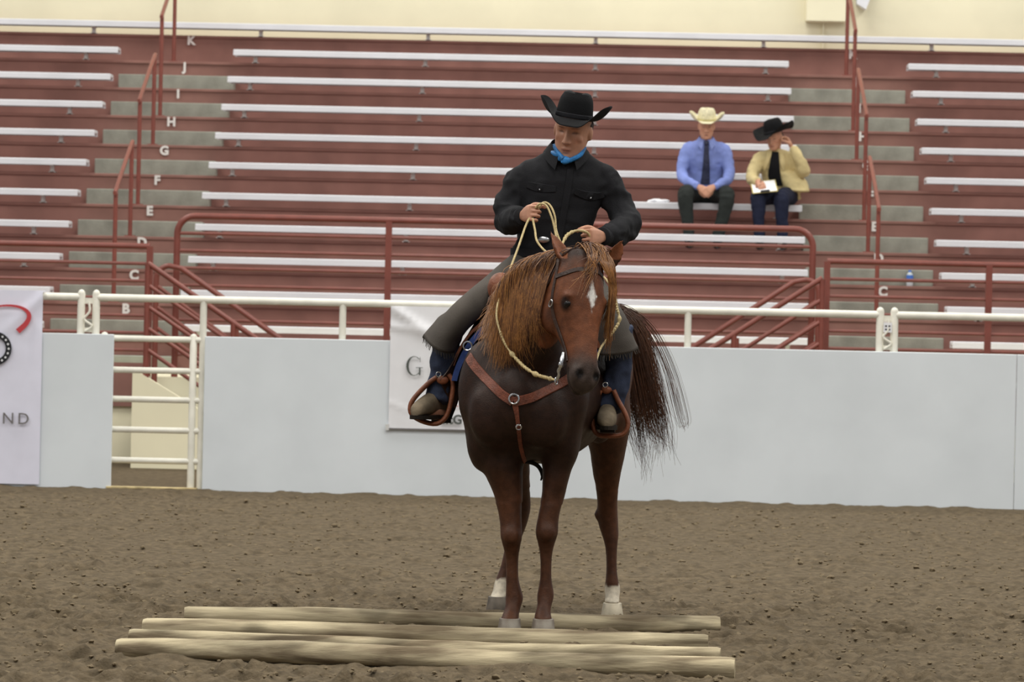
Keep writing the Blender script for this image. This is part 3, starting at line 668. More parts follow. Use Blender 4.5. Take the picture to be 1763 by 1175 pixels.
# crest line from withers to poll, on the real surface
crest = bez([(-.215, 17.46, 1.50), (-.225, 17.30, 1.575), (-.215, 17.14, 1.655), (-.185, 17.02, 1.715), (-.125, 16.93, 1.745), (-.045, 16.89, 1.755), (.03, 16.85, 1.745)], 80)
lowT = bez([(-.425, 17.22, 1.37), (-.405, 17.10, 1.31), (-.36, 17.0, 1.26), (-.32, 16.95, 1.23), (-.25, 16.90, 1.26), (-.198, 16.86, 1.34), (-.135, 16.84, 1.43)], 80)
def push_out(p, side):
    loc_, nor, i_, d_ = HBVH.find_nearest(p)
    if loc_ is not None:
        if (p-loc_).dot(nor) < .010: return loc_+nor*.012
    return p
def root(p):
    l, n_, i_, d_ = HBVH.find_nearest(p); return l-n_*.008
def mane_s(k, r):
    t = r.random()**.9; i = int(t*79); c = crest[i].copy(); e = lowT[i].copy()
    c += Vector((r.normal(0, .012), r.normal(0, .01), r.normal(-.004, .006))); c0 = root(c); ln = r.uniform(.55, 1.06)
    e += Vector((r.normal(0, .022), r.normal(0, .02), r.normal(0, .03)))
    out = Vector((-.055-.02*(1-t), -.02, .034))
    m1 = c.lerp(e, .28)+out*r.uniform(.8, 1.25); m2 = c.lerp(e, .65)+out*.55
    P = bez([c0, c.lerp(m1, .35)+Vector((0, 0, .004)), m1, m2, e], 15)[:max(6, int(15*ln))]
    ph = r.uniform(0, 6); P = [p+Vector((.004*math.sin(j*.9+ph), .003*math.cos(j*.7+ph), 0))*j/8 for j, p in enumerate(P)]
    P = [p if j < 2 else push_out(p, -1) for j, p in enumerate(P)]
    return P, haircol(r, r.uniform(.25, 1.0)) if r.random() > 1.15*(t-.45) else brown*.55+dkb*.45
strands('mane', mane_s, 6200, 15, .00135, M['hair'], None, 11)
def mane_r(k, r):   # the part that falls on the far side of the neck
    t = .45+.5*r.random(); i = int(t*79); c = crest[i]+Vector((.01, 0, -.004))
    e = c+Vector((.10, -.01, -.16-.2*r.random())); P = bez([root(c), c.lerp(e, .35)+Vector((.05, 0, .015)), e], 10)
    return [p if j < 2 else push_out(p, 1) for j, p in enumerate(P)], haircol(r, .5)
strands('mane', mane_r, 600, 10, .0017, M['hair'], None, 12)
def forelock(k, r):
    c = HD(-.03+r.normal(0, .010), -.075+r.normal(0, .02), r.normal(.022, .030)); sgn = .15 if r.random() < .25 else 1.0
    if r.random() < .94:                                   # swept to the image right
        e = HD(.31+r.normal(0, .05), -.05-.03*r.random(), .128+r.normal(0, .010)); m1 = HD(.05, .022, .070+r.normal(0, .014)); m2 = HD(.16, .0, .115+r.normal(0, .008))
    else:
        e = HD(.16+r.normal(0, .05), .022, -.03+r.normal(0, .03)); m1 = HD(.04, .03, -.01+r.normal(0, .02)); m2 = HD(.10, .03, -.02+r.normal(0, .025))
    P = bez([root(c), c.lerp(m1, .4)+UP*.030, m1, m2, e], 14); return [p if j < 2 else push_out(p, 1) for j, p in enumerate(P)], haircol(r, r.uniform(.25, .9))
strands('forelock', forelock, 760, 12, .0015, M['hair'], None, 13)
tailp = [(.06, 18.66, 1.40), (.17, 18.70, 1.475), (.255, 18.72, 1.42), (.305, 18.73, 1.26), (.33, 18.73, 1.08)]
mbt = MB().tube(bez([(-.02, 18.5, 1.36), (.06, 18.6, 1.42), (.15, 18.68, 1.45), (.22, 18.71, 1.39), (.26, 18.72, 1.29)], 16), list(np.linspace(.06, .025, 16)), 12)
mbt.build('dock', M['coat'], horse, col=np.array(dkb))
def tail_s(k, r):
    cl = np.random.default_rng(500+k % 52)                     # strands hang in locks
    sp = float(np.clip(cl.normal(0, .62), -1.25, 1.3)); L = cl.uniform(.74, 1.0)*r.uniform(.8, 1.0)
    j = Vector((cl.normal(0, .022), cl.normal(0, .03), cl.normal(0, .012)))+Vector((r.normal(0, .018), r.normal(0, .018), r.normal(0, .014)))
    P0 = Vector((.05+.10*r.random(), 18.62, 1.42+.05*r.random()))
    e = Vector((.40+.085*sp+cl.normal(0, .02), 18.76+cl.normal(0, .03), .55+.05*abs(sp)+cl.exponential(.05)))
    if cl.random() < .2: e = Vector((.47+.03*cl.normal(), 18.76, .84+.08*cl.normal()))
    e += Vector((r.normal(0, .032), r.normal(0, .02), r.normal(0, .03)))
    pts = [P0, Vector((.175, 18.71, 1.475))+j*.7, Vector((.265+.028*sp, 18.74, 1.38))+j, Vector((.315+.05*sp, 18.75, 1.18))+j*1.2, Vector((.37+.08*sp, 18.75, .92))+j*1.2, e]
    P = bez(pts, 26); P = P[:max(12, int(26*L))]
    ph, fq, am = cl.uniform(0, 6), cl.uniform(.4, .8), cl.uniform(.003, .010)
    P = [p+Vector((am*math.sin(i*fq+ph)*i/16, .4*am*math.cos(i*fq+ph), 0)) for i, p in enumerate(P)]
    c = dkb*.8+brown*.2 if cl.random() < .5 else brown*.6+dkb*.4
    return P, c*r.uniform(.8, 1.15)
strands('tail', tail_s, 1700, 26, .0011, M['hair'], None, 14, tips=.3)
# ------------------------------------------------------------------ people tools
def W(px, py, Y):
    """point of the place at depth Y that the photo shows at (px, py)"""
    x, y = px-881.5, py-587.5; c, s = math.cos(.0222), math.sin(.0222)
    return Vector(((x*c+y*s-112.1)*Y/6560, Y, 1.5-(-x*s+y*c+66)*Y/6560))
def hand(mb, w, d, n, side, curl=(1.2, 2.6, 3.4), k=1.0, spread=.0, r=.0080):
    w, d, n = Vector(w), Vector(d).normalized(), Vector(n); n = (n-d*n.dot(d)).normalized(); t = d.cross(n)*side
    mb.loft([ring(w+d*(x*k), t, n, a*k, b*k, 14, 2.4) for x, a, b in ((-.03, .024, .02), (0, .026, .019), (.03, .036, .019), (.06, .041, .017), (.088, .041, .014), (.096, .036, .01))])
    for i, sc in enumerate((.95, 1.05, .98, .8)):
        p = w+d*(.086*k)+t*((.0316-.0211*i)*k); P = [p-d*.015*k, p]; 
        for j, L in enumerate((.042, .027, .021)):
            a = curl[j]; dv = d*math.cos(a)+n*math.sin(a)+t*(spread*(1.5-i)); p = p+dv*(L*sc*k); P.append(p)
        mb.tube(bez(P, 12), [r*k*q for q in np.linspace(1.12, .8, 12)], 8); mb.ell(P[-1], (r*k*.8,)*3, n=8, m=6)
    p0 = w+d*.022*k+t*.022*k+n*.008*k; p1 = p0+(d*.62+t*.5+n*.5).normalized()*.045*k; p2 = p1+(d*.75+n*.6-t*.05).normalized()*.034*k; p3 = p2+(d*.6+n*.75-t*.35).normalized()*.026*k
    mb.tube(bez([p0, p1, p2, p3], 12), [k*q for q in np.linspace(.015, .0095, 12)], 8); mb.ell(p3, (.0094*k,)*3, n=8, m=6)
def frame(f, u):
    f = Vector(f).normalized(); u = Vector(u); u = (u-f*u.dot(f)).normalized(); x = f.cross(u); return Matrix((x, f, u)).transposed()
HSEC = [(-.120, .070, .035, .018, 2), (-.113, .082, .012, .033, 2.2), (-.098, .088, -.012, .050, 2.3), (-.075, .088, -.04, .062, 2.3), (-.045, .086, -.065, .069, 2.3), (-.01, .085, -.088, .071, 2.2), (.02, .084, -.098, .075, 2.2),
        (.05, .086, -.102, .077, 2.1), (.08, .076, -.096, .070, 2), (.103, .048, -.068, .048, 2), (.115, .012, -.03, .02, 2)]
def add_head(mb, c, R, k=1.0):
    c = Vector(c); H = lambda x, y, z: c+R @ Vector((x*k, y*k, z*k))
    A = lerp(HSEC, 26); ex, ey = R @ Vector((1, 0, 0)), R @ Vector((0, 1, 0))
    mb.loft([ring(H(0, (f+b)/2, z), ex, ey, h*k, (f-b)/2*k, 24, p) for z, f, b, h, p in A])
    e = lambda p, r: mb.ell(H(*p), tuple(q*k for q in r), R, 12, 8)
    mb.loft([ring(H(0, y, z), ex, ey, a*k, b*k, 12) for z, y, a, b in ((.03, .078, .008, .010), (.012, .084, .009, .013), (-.008, .092, .011, .016), (-.024, .098, .014, .018), (-.034, .096, .0165, .016), (-.041, .088, .012, .010))])
    e((0, .110, -.028), (.010, .009, .009)); e((.014, .096, -.032), (.008, .010, .008)); e((-.014, .096, -.032), (.008, .010, .008))
    e((0, .080, .036), (.052, .014, .012)); e((0, .084, -.062), (.024, .012, .0065)); e((0, .083, -.073), (.020, .012, .007)); e((0, .078, -.098), (.022, .014, .016))
    for s in (-1, 1):
        e((s*.038, .056, -.020), (.024, .018, .022)); e((s*.077, -.012, -.008), (.010, .022, .032)); e((s*.046, .0, -.07), (.016, .035, .03))
    return H
def face_tint(v, n, c, R, k, skin, hair):
    L = (v-np.array(c))@np.array(R)/k
    col = np.tile(np.array(skin[:3]), (len(v), 1)); x, y, z = L.T
    near = np.linalg.norm(L, axis=1) < .2
    def mx(cc, f):
        nonlocal col; f = np.clip(f*near, 0, 1)[:, None]; col = col*(1-f)+np.array(cc[:3])*f
    lip = np.array(skin[:3])*[.62, .42, .42]; dk = np.array(hair[:3])
    mx(lip, np.exp(-((x/.021)**4+((z+.067)/.009)**4))*(y > .05)*.75)
    mx(dk*.6, np.exp(-((x/.019)**4+((z+.0675)/.0018)**2))*(y > .05)*.8)
    for s in (-1, 1):
        mx(dk, np.exp(-(((x-s*.032)/.017)**4+((z-.030-.1*(.02-abs(s*.032-x)))/.004)**2))*(y > .04)*.7)
        mx(np.array(skin[:3])*.2, np.exp(-(((x-s*.032)/.015)**4+((z-.008)/.004)**2))*(y > .04)*.9)
        mx(np.array(skin[:3])*[.85, .65, .62], np.exp(-(((x-s*.04)/.018)**2+((z+.025)/.015)**2))*(y > .03)*.5)
        push = np.exp(-(((x-s*.032)/.013)**2+((z-.010)/.010)**2))*(y > .04)*near; v = v-n*(push*.010*k)[:, None]
    mx(dk, ((z > -.03) & (y < -.02)) * np.clip((np.abs(x)-.01)/.03+((y < -.04)*1.0), 0, 1)*((np.abs(x) < .082)*1.0))
    mx(dk, ((z > .075)*1.0))
    return v, col
def hat(parent, c, R, mt, bandmt, k=1.0, crown=.118, curl=.085, name='hat', brim_w=.105, droop=.16, bumpy=0):
    c = Vector(c); a, b = .086*k, .106*k; H = lambda p: c+R @ Vector(p)
    n = 40; rings = []
    for j in range(9):
        h = j/8; sc = 1-.20*h**1.5-.10*max(0, h-.75)**1.2*4+.02*math.sin(h*3.14); z = crown*k*(h*.95-.06*max(0, h-.8)**1.0)
        rings.append([H((a*sc*math.cos(t)*(1-.05*h*max(0, math.sin(t))), b*sc*math.sin(t), z)) for t in (2*math.pi*i/n for i in range(n))])
    for q in (.9, .75, .55, .35, .15, .02):
        rr = []
        for i in range(n):
            t = 2*math.pi*i/n; x, y = a*.72*q*math.cos(t), b*.72*q*math.sin(t); xx, yy = x/k, y/k
            z = crown*k*(.938+.075*(1-q**4))-k*(.034*math.exp(-(xx/.020)**2)*(1-.3*q))-k*.020*math.exp(-((abs(xx)-.045)**2/.0004+(yy-.055)**2/.001))-k*.10*max(0, yy)*.25
            rr.append(H((x, y, z)))
        rings.append(rr)
    h = thing_child(name, parent, c)
    m = MB().loft(rings); v = np.array(m.v)
    if bumpy: v += (noise3(v, 60, 3, 2)*bumpy)[:, None]
    mesh_obj('crown', v, m.f, mt, h, angle=75, recalc=True)
    m = MB(); top, bot = [], []
    for d in np.linspace(-.004, brim_w, 12):
        rt, rb = [], []
        for i in range(n*2):
            t = math.pi*i/n; s = min(1, max(0, (abs(math.cos(t))-.18)/.78)); s = s*s*(3-2*s); f = max(d, 0)/brim_w
            o = d*(1-.18*s*f); z = curl*s*f**1.8-droop*(1-s)*max(d, 0)-.0*f
            x, y = (a/k+o)*math.cos(t), (b/k+o*(.95))*math.sin(t)
            rt.append(H((x*k, y*k, z*k))); rb.append(H((x*k, y*k, (z-.0045)*k)))
        top.append(rt); bot.append(rb)
    m.loft(bot[::-1]+top, cap=False, closed=True); m.build('brim', mt, h, angle=75)
    m = MB().loft([[H((a*q*math.cos(t), b*q*math.sin(t), z*k)) for t in (2*math.pi*i/n for i in range(n))] for z, q in ((.002, 1.012), (.004, 1.025), (.020, 1.02), (.022, 1.0))], cap=False)
    m.build('hat_band', bandmt, h)
    return h
def thing_child(name, parent, loc):
    o = bpy.data.objects.new(name, None); COL.objects.link(o); o.parent = parent; o.location = Vector(loc)-wpos(parent); o.empty_display_size = .05; return o
def wrinkle(v, n, amp, sc, seed):
    q = 1-np.abs(noise3(v*[1, 1, 1.4], sc, seed, 2))*2; return v+n*(amp*q)[:, None]
def limb(mb, pts, n=16, seg=16):
    """pts rows x,y,z,r"""
    A = lerp(pts, n); mb.tube([a[:3] for a in A], [a[3] for a in A], seg)
SKIN = lin(198, 146, 120); HAIRB = lin(70, 50, 38)
M['skin'] = mat('skin', (255, 255, 255), .5, .35, var=.05, vs=40, attr=True)
def fabric(name, rgb, **k): return mat(name, rgb, k.pop('rough', .85), .2, var=k.pop('var', .1), vs=k.pop('vs', 12), bump=k.pop('bump', .25), bs=k.pop('bs', 220), **k)
M['black_cloth'] = fabric('black_cotton', (36, 36, 39)); M['felt'] = fabric('black_felt', (19, 19, 21), rough=.9); M['ribbon'] = fabric('hat_ribbon', (44, 44, 48))
M['chaps'] = fabric('chaps_suede', (86, 80, 74), var=.12, vs=5); M['fringe'] = fabric('fringe_suede', (64, 58, 52))
M['denim'] = fabric('denim', (62, 70, 92), var=.2, vs=9); M['boot'] = fabric('boot_suede', (132, 118, 98), var=.2, vs=16); M['sole'] = fabric('boot_sole', (44, 38, 32))
M['scarf'] = mat('silk_scarf', (58, 142, 214), .45, .4, var=.25, vs=20); M['snap'] = mat('pearl_snap', (224, 226, 230), .25, .7, var=.02); M['silver'] = mat('silver', (205, 207, 210), .25, .6, metal=.9, var=.05)

# ------------------------------------------------------------------ rider
rider = thing('person', 'rider in black shirt, black cowboy hat and suede chaps on horseback', 'person', (-.14, 17.8, 1.5))
rb = MB()
RC = Vector((-.042, 17.70, 2.306)); RR = frame((-.26, -.92, -.27), (.10, -.15, 1)); RK = 1.08
RH_ = add_head(rb, RC, RR, RK)
limb(rb, [(-.072, 17.77, 2.10, .07), (-.066, 17.755, 2.18, .060), (-.055, 17.735, 2.25, .058)], 10)
TOR = [(-.14, 17.80, 1.58, .175, .13, 2.3), (-.135, 17.79, 1.70, .178, .12, 2.3), (-.125, 17.785, 1.80, .172, .115, 2.3), (-.105, 17.775, 1.92, .186, .12, 2.4), (-.088, 17.77, 2.02, .202, .125, 2.4), (-.078, 17.765, 2.10, .200, .115, 2.3), (-.073, 17.76, 2.16, .165, .09, 2.2), (-.070, 17.755, 2.205, .10, .07, 2), (-.068, 17.75, 2.225, .066, .06, 2)]
rb.loft([ring(a[:3], (1, 0, 0), (0, 1, 0), a[3]*.88, a[4]*.88, 22, a[5]) for a in lerp(TOR[:-1], 20)])
ARML = [(-.13, 17.765, 2.10, .055), (-.20, 17.765, 2.108, .072), (-.262, 17.765, 2.075, .078), (-.298, 17.76, 2.01, .074), (-.322, 17.755, 1.96, .070), (-.336, 17.73, 1.90, .066), (-.320, 17.67, 1.878, .062), (-.296, 17.59, 1.884, .055), (-.264, 17.505, 1.897, .041)]
ARMR = [(-.01, 17.765, 2.10, .055), (.06, 17.765, 2.108, .072), (.116, 17.765, 2.068, .074), (.158, 17.76, 2.0, .069), (.188, 17.755, 1.95, .067), (.218, 17.73, 1.885, .068), (.200, 17.67, 1.848, .063), (.158, 17.59, 1.826, .055), (.108, 17.51, 1.814, .041)]
for a in (ARML, ARMR): limb(rb, [(x, y, z-(.012 if z > 2.0 else -.004), r*(.72 if z > 2.0 else .56)) for x, y, z, r in a])
hand(rb, (-.258, 17.49, 1.902), (.30, -.93, .12), (.95, .30, -.10), 1, k=.98)
hand(rb, (.102, 17.497, 1.812), (-.52, -.84, -.02), (-.80, .55, -.12), -1, k=.98)
LEGL = [(-.23, 17.82, 1.60, .10), (-.38, 17.63, 1.53, .068), (-.555, 17.47, 1.41, .045), (-.605, 17.485, 1.25, .042), (-.632, 17.50, 1.06, .038)]
LEGR = [(-.03, 17.82, 1.60, .10), (.055, 17.63, 1.53, .068), (.145, 17.45, 1.42, .056), (.185, 17.47, 1.25, .045), (.160, 17.50, 1.06, .038)]
for a in (LEGL, LEGR): limb(rb, a)
FEET = [((-.605, 17.565, .985), (-.722, 17.345, .982)), ((.150, 17.58, .958), (.142, 17.305, .950))]
for h, t in FEET: limb(rb, [tuple(h)+(.03,), (h[0]*.5+t[0]*.5, h[1]*.5+t[1]*.5, h[2]+.005, .036), tuple(t)+(.02,)], 8, 12)
v, f, n = fuse(rb, .0037, 2); v = relax(v, f, (v[:, 2] > 2.2)*.6, 9); n = vnormals(v, f)
v, col = face_tint(v, n, RC, RR, RK, SKIN, HAIRB)
mesh_obj('body', v, f, M['skin'], rider, angle=180, col=col)
M['white_eye'] = mat('eye_white', (200, 195, 188), .2, .6, var=.02)
hat(rider, RC+Vector((.004, .0, .060)), frame((-.10, -.99, -.09), (.15, 0, 1)), M['felt'], M['ribbon'], 1.0, crown=.122, curl=.078, brim_w=.100, droop=.30)
# hair at the nape and temples
hb = MB()
for s in (-1, 1): hb.ell(RH_(s*.070, -.030, .018), (.012, .040, .034), RR); 
hb.ell(RH_(0, -.075, -.005), (.062, .035, .05), RR); v, f, n = fuse(hb, .006, 3); v += n*(.004*noise3(v, 70, 2, 2))[:, None]; M['hairb'] = fabric('brown_hair', (58, 42, 32), rough=.5); mesh_obj('hair', v, f, M['hairb'], rider, angle=180)
# shirt
sb = MB()
sb.loft([ring(a[:3], (1, 0, 0), (0, 1, 0), a[3], a[4], 26, a[5]) for a in lerp(TOR, 24)])
for a in (ARML, ARMR):
    limb(sb, a, 18)
v, f, n = fuse(sb, .007, 6); v = relax(v, f, np.clip((v[:, 2]-1.98)/.06, 0, 1)*np.clip((2.21-v[:, 2])/.03, 0, 1), 22); n = vnormals(v, f)
arm = (np.abs(v[:, 0]+.09) > .19) | (v[:, 1] < 17.62)
v = v+n*(.010*(1-np.abs(noise3(v*[1, 1, 1.8], 9, 21, 2))*2)*(arm*.6+.35))[:, None]; v = v+n*(.005*noise3(v*[1, 1, .5], 26, 22, 2))[:, None]*(arm*1.0+.25)[:, None]; v = relax(v, f, np.ones(len(v))*.6, 2)
shirt = mesh_obj('shirt', v, f, M['black_cloth'], rider, angle=180)
SBV = BVHTree.FromPolygons([tuple(p) for p in v], f)
def front(bvh, x, z, y0=16, off=.002):
    h = bvh.ray_cast(Vector((x, y0, z)), Vector((0, 1, 0)))
    return (h[0]+h[1]*off, h[1]) if h[0] is not None else (None, None)
for px, py in ((975, 327), (970, 360), (964, 390), (930, 326), (1016, 340)):
    p = W(px, py, 17.66); q, nn = front(SBV, p.x, p.z)
    if q: MB().ell(q, (.0062, .003, .0062), n=10, m=6).build('snap', M['snap'], shirt)
def ribbon(bvh, pts, wd, off, th, name, mt, parent, n=24, near=False, y0=16.0, wfun=None):
    """strap that lies on a surface, following pts"""
    P = bez(pts, n); Q = []; Nn = []
    for p in P:
        if near: l, nr, i, d = bvh.find_nearest(p)
        else:
            h = bvh.ray_cast(Vector((p.x, y0, p.z)), Vector((0, 1, 0))); l, nr = h[0], h[1]
            if l is None: l, nr, i, d = bvh.find_nearest(p)
        Q.append(l+nr*off); Nn.append(nr)
    for _ in range(2):
        Q = [Q[0]]+[(Q[i-1]+Q[i]*2+Q[i+1])/4 for i in range(1, n-1)]+[Q[-1]]; Nn = [Nn[0]]+[(Nn[i-1]+Nn[i]*2+Nn[i+1]).normalized() for i in range(1, n-1)]+[Nn[-1]]
    rings = []
    for i in range(n):
        tg = (Q[min(i+1, n-1)]-Q[max(i-1, 0)]).normalized(); s = tg.cross(Nn[i]).normalized(); w_ = wd*(wfun(i/(n-1)) if wfun else 1)
        rings.append([Q[i]+s*w_+Nn[i]*0, Q[i]+s*w_*.9+Nn[i]*th, Q[i]-s*w_*.9+Nn[i]*th, Q[i]-s*w_, Q[i]-s*w_-Nn[i]*th, Q[i]+s*w_-Nn[i]*th])
    return MB().loft(rings).build(name, mt, parent, angle=50), Q
for (a, b_, c_) in (((908, 318), (930, 324), (957, 326)), ((990, 330), (1016, 338), (1040, 335))):
    ribbon(SBV, [W(*a, 17.66), W(*b_, 17.66), W(*c_, 17.66)], .022, .003, .0025, 'pocket_flap', M['black_cloth'], shirt, 12, wfun=lambda t: 1-.35*abs(2*t-1))
ribbon(SBV, [W(982, 292, 17.66), W(977, 330, 17.66), W(970, 370, 17.66), W(962, 412, 17.66)], .016, .0025, .0025, 'placket', M['black_cloth'], shirt, 26)
# collar: band round the neck with two points
def collar(parent, c, mt, r0, r1, z0, z1, tipdrop, gap=.35, tilt=.03, name='collar'):
    n = 40; top = []; low = []
    for i in range(n+1):
        a = -math.pi/2+gap+(2*math.pi-2*gap)*i/n; e = abs(2*i/n-1)**6
        top.append(Vector((c[0]+r0*math.cos(a), c[1]+r0*math.sin(a), c[2]+z0-tilt*(-math.sin(a)))))
        low.append(Vector((c[0]+r1*(1+.35*e)*math.cos(a), c[1]+r1*(1+.35*e)*math.sin(a), c[2]+z1-tilt*1.3*(-math.sin(a))-tipdrop*e)))
    rings = [[top[i], low[i], low[i]+Vector((0, 0, -.004)), top[i]+Vector((0, 0, -.012))] for i in range(n+1)]
    return MB().loft(rings).build(name, mt, parent, angle=60)
collar(shirt, (-.070, 17.752, 2.215), M['black_cloth'], .072, .108, .035, -.012, .045)
sc = thing_child('scarf', rider, (-.07, 17.72, 2.2))
ringp = [(-.067+.074*math.cos(t), 17.738+.080*math.sin(t), 2.215-.032*(-math.sin(t))) for t in np.linspace(0, 2*math.pi, 33)[:-1]]
MB().tube(ringp, [.013+.003*math.sin(5*t) for t in np.linspace(0, 6.28, 32)], 10, closed=True).build('neck_wrap', M['scarf'], sc)
mk = MB().ell(W(974, 276, 17.635), (.024, .016, .019), n=16, m=10); mk.ell(W(966, 272, 17.64), (.016, .012, .014)); v = np.array(mk.v); v += (noise3(v, 50, 3, 2)*.004)[:, None]; mesh_obj('knot', v, mk.f, M['scarf'], sc)
MB().tube(bez([W(956, 252, 17.69), W(960, 262, 17.655), W(970, 274, 17.63)], 8), [.012, .012, .011, .01, .01, .01, .01, .012], 8).build('scarf_fold', M['scarf'], sc)
MB().tube(bez([W(1006, 255, 17.69), W(998, 268, 17.65), W(980, 277, 17.635)], 8), .011, 8).build('scarf_fold', M['scarf'], sc)
# cuffs
for a, nm in ((ARML, 'cuff'), (ARMR, 'cuff')):
    p, q = Vector(a[-1][:3]), Vector(a[-2][:3]); d = (p-q).normalized()
    MB().tube([p-d*.035, p-d*.03, p+d*.006, p+d*.010], [.040, .044, .043, .038], 18).build(nm, M['black_cloth'], shirt)
# belt and buckle
bt = MB().loft([ring((-.135, 17.79, z), (1, 0, 0), (0, 1, 0), .186, .128, 30, 2.3) for z in (1.715, 1.755)], cap=False); bo = bt.build('belt', M['black_cloth'], rider)
MB().ell(W(936, 413, 17.655), (.028, .008, .016), n=18, m=8).build('buckle', M['silver'], bo)
# chaps: wide open legs with fringed hems
def chap(rows, name='chaps_leg'):
    A = lerp(rows, 26); out = []; inn = []
    for i, a in enumerate(A):
        c = Vector(a[:3]); tg = (Vector(A[min(i+1, 25)][:3])-Vector(A[max(i-1, 0)][:3])).normalized()
        u = Vector((a[5], a[6], 0)).normalized(); u = (u-tg*u.dot(tg)).normalized(); w_ = tg.cross(u)
        R_ = [c+u*(a[3]*math.cos(t))+w_*(a[4]*math.sin(t))+(u*math.cos(t)+w_*math.sin(t))*(.008*math.sin(3*t+i*.25)*(i/25)) for t in (2*math.pi*j/30 for j in range(30))]
        out.append(R_); inn.append([c+(p-c)*.95 for p in R_])
    m = MB().loft(out+inn[::-1], cap=False); m.build(name, M['chaps'], rider, angle=180)
    return out[-1]
# x y z, radius along u, radius across, u direction
hemL = chap([(-.20, 17.83, 1.68, .10, .12, -1, -.3), (-.285, 17.76, 1.63, .088, .11, -1, -.3), (-.387, 17.62, 1.55, .074, .10, -1, -.5), (-.484, 17.50, 1.475, .066, .095, -1, -.5), (-.556, 17.44, 1.415, .064, .10, -1, -.3), (-.603, 17.44, 1.355, .070, .11, -1, -.1), (-.630, 17.45, 1.302, .082, .125, -1, 0)])
hemR = chap([(-.06, 17.83, 1.68, .10, .12, 1, -.3), (-.005, 17.76, 1.63, .092, .11, 1, -.3), (.06, 17.62, 1.55, .082, .10, 1, -.4), (.12, 17.50, 1.47, .076, .095, 1, -.3), (.158, 17.44, 1.405, .080, .10, 1, -.2), (.174, 17.44, 1.35, .088, .115, 1, -.1), (.182, 17.45, 1.30, .098, .13, 1, 0)])
for hem in (hemL, hemR):
    c = sum(hem, Vector())/30; m = MB(); r = random.Random(5)
    for k in range(64):
        a = k/64*30; i = int(a); p = hem[i].lerp(hem[(i+1) % 30], a-i); L = r.uniform(.012, .028); o = (p-c).normalized(); tg = (hem[(i+1) % 30]-hem[i]).normalized()
        q = p+Vector((r.uniform(-.006, .006), r.uniform(-.006, .006), -L))+o*.004
        m.add([p-tg*.002, p+tg*.002, q+tg*.0016, q-tg*.0016, p-tg*.002-o*.002, p+tg*.002-o*.002, q+tg*.0016-o*.002, q-tg*.0016-o*.002], [(0, 1, 2, 3), (7, 6, 5, 4), (0, 4, 5, 1), (2, 6, 7, 3), (1, 5, 6, 2), (0, 3, 7, 4)])
    fo = m.build('fringe', M['fringe'], rider, smooth=False); fo['kind'] = 'stuff'
# jeans below the chaps
def jean(rows):
    jb = MB(); limb(jb, rows, 18, 20); v, f, n = fuse(jb, .008, 3); v = wrinkle(v, n, .006, 14, 31); v = relax(v, f, np.ones(len(v))*.6, 2); mesh_obj('jeans_leg', v, f, M['denim'], rider, angle=180)
jean([(-.57, 17.47, 1.42, .056), (-.582, 17.475, 1.37, .060), (-.605, 17.48, 1.27, .060), (-.622, 17.49, 1.15, .056), (-.634, 17.49, 1.075, .056), (-.640, 17.48, 1.035, .055)])
jean([(.180, 17.44, 1.40, .075), (.192, 17.47, 1.27, .062), (.186, 17.48, 1.15, .060), (.160, 17.485, 1.065, .062), (.150, 17.475, 1.015, .058)])
# boots
def boot(h, t):
    h, t = Vector(h), Vector(t); d = (t-h); L = d.length; d.normalize(); s = Vector((-d.y, d.x, 0)).normalized(); b = MB(); z0 = h.z-.012
    rows = [(-.02, .026, .050, .0), (.04, .034, .062, 0), (.10, .035, .060, 0), (.16, .042, .052, 0), (.21, .046, .042, 0), (.25, .042, .034, 0), (.28, .030, .026, 0), (.295, .012, .014, 0)]
    b.loft([ring(h+d*x*(L/.27)+UP*(z0-h.z+hh), s, UP, ww, hh, 18, 2.3) for x, ww, hh, q in lerp(rows, 18)])
    limb(b, [(h.x, h.y, h.z+.02, .040), (h.x-d.x*-.02, h.y, h.z+.07, .046), (h.x, h.y, h.z+.13, .052)], 8)
    v, f, n = fuse(b, .006, 3); o = mesh_obj('boot', v, f, M['boot'], rider, angle=180)
    so = MB(); rows = [(-.025, .022), (.0, .034), (.06, .034), (.10, .032), (.16, .044), (.21, .049), (.25, .044), (.285, .030), (.302, .008)]
    A = lerp(rows, 20); P = [h+d*x*(L/.27)+s*ww for x, ww in A]+[h+d*x*(L/.27)-s*ww for x, ww in A[::-1]]
    for zz in (-.002,): pass
    n_ = len(P); lo = [(p.x, p.y, z0-.014) for p in P]; hi = [(p.x, p.y, z0+.004) for p in P]
    so.add(lo+hi, [tuple(range(n_))[::-1], tuple(range(n_, 2*n_))]+[(i, (i+1) % n_, (i+1) % n_+n_, i+n_) for i in range(n_)])
    hl = [(p.x, p.y, z0-.034) for p in P[:6]+P[-6:]]; hh = [(p.x, p.y, z0-.010) for p in P[:6]+P[-6:]]; k = len(hl)
    so.add(hl+hh, [tuple(range(k))[::-1], tuple(range(k, 2*k))]+[(i, (i+1) % k, (i+1) % k+k, i+k) for i in range(k)])
    so.build('sole', M['sole'], o, smooth=False)
for h, t in FEET: boot(h, t)
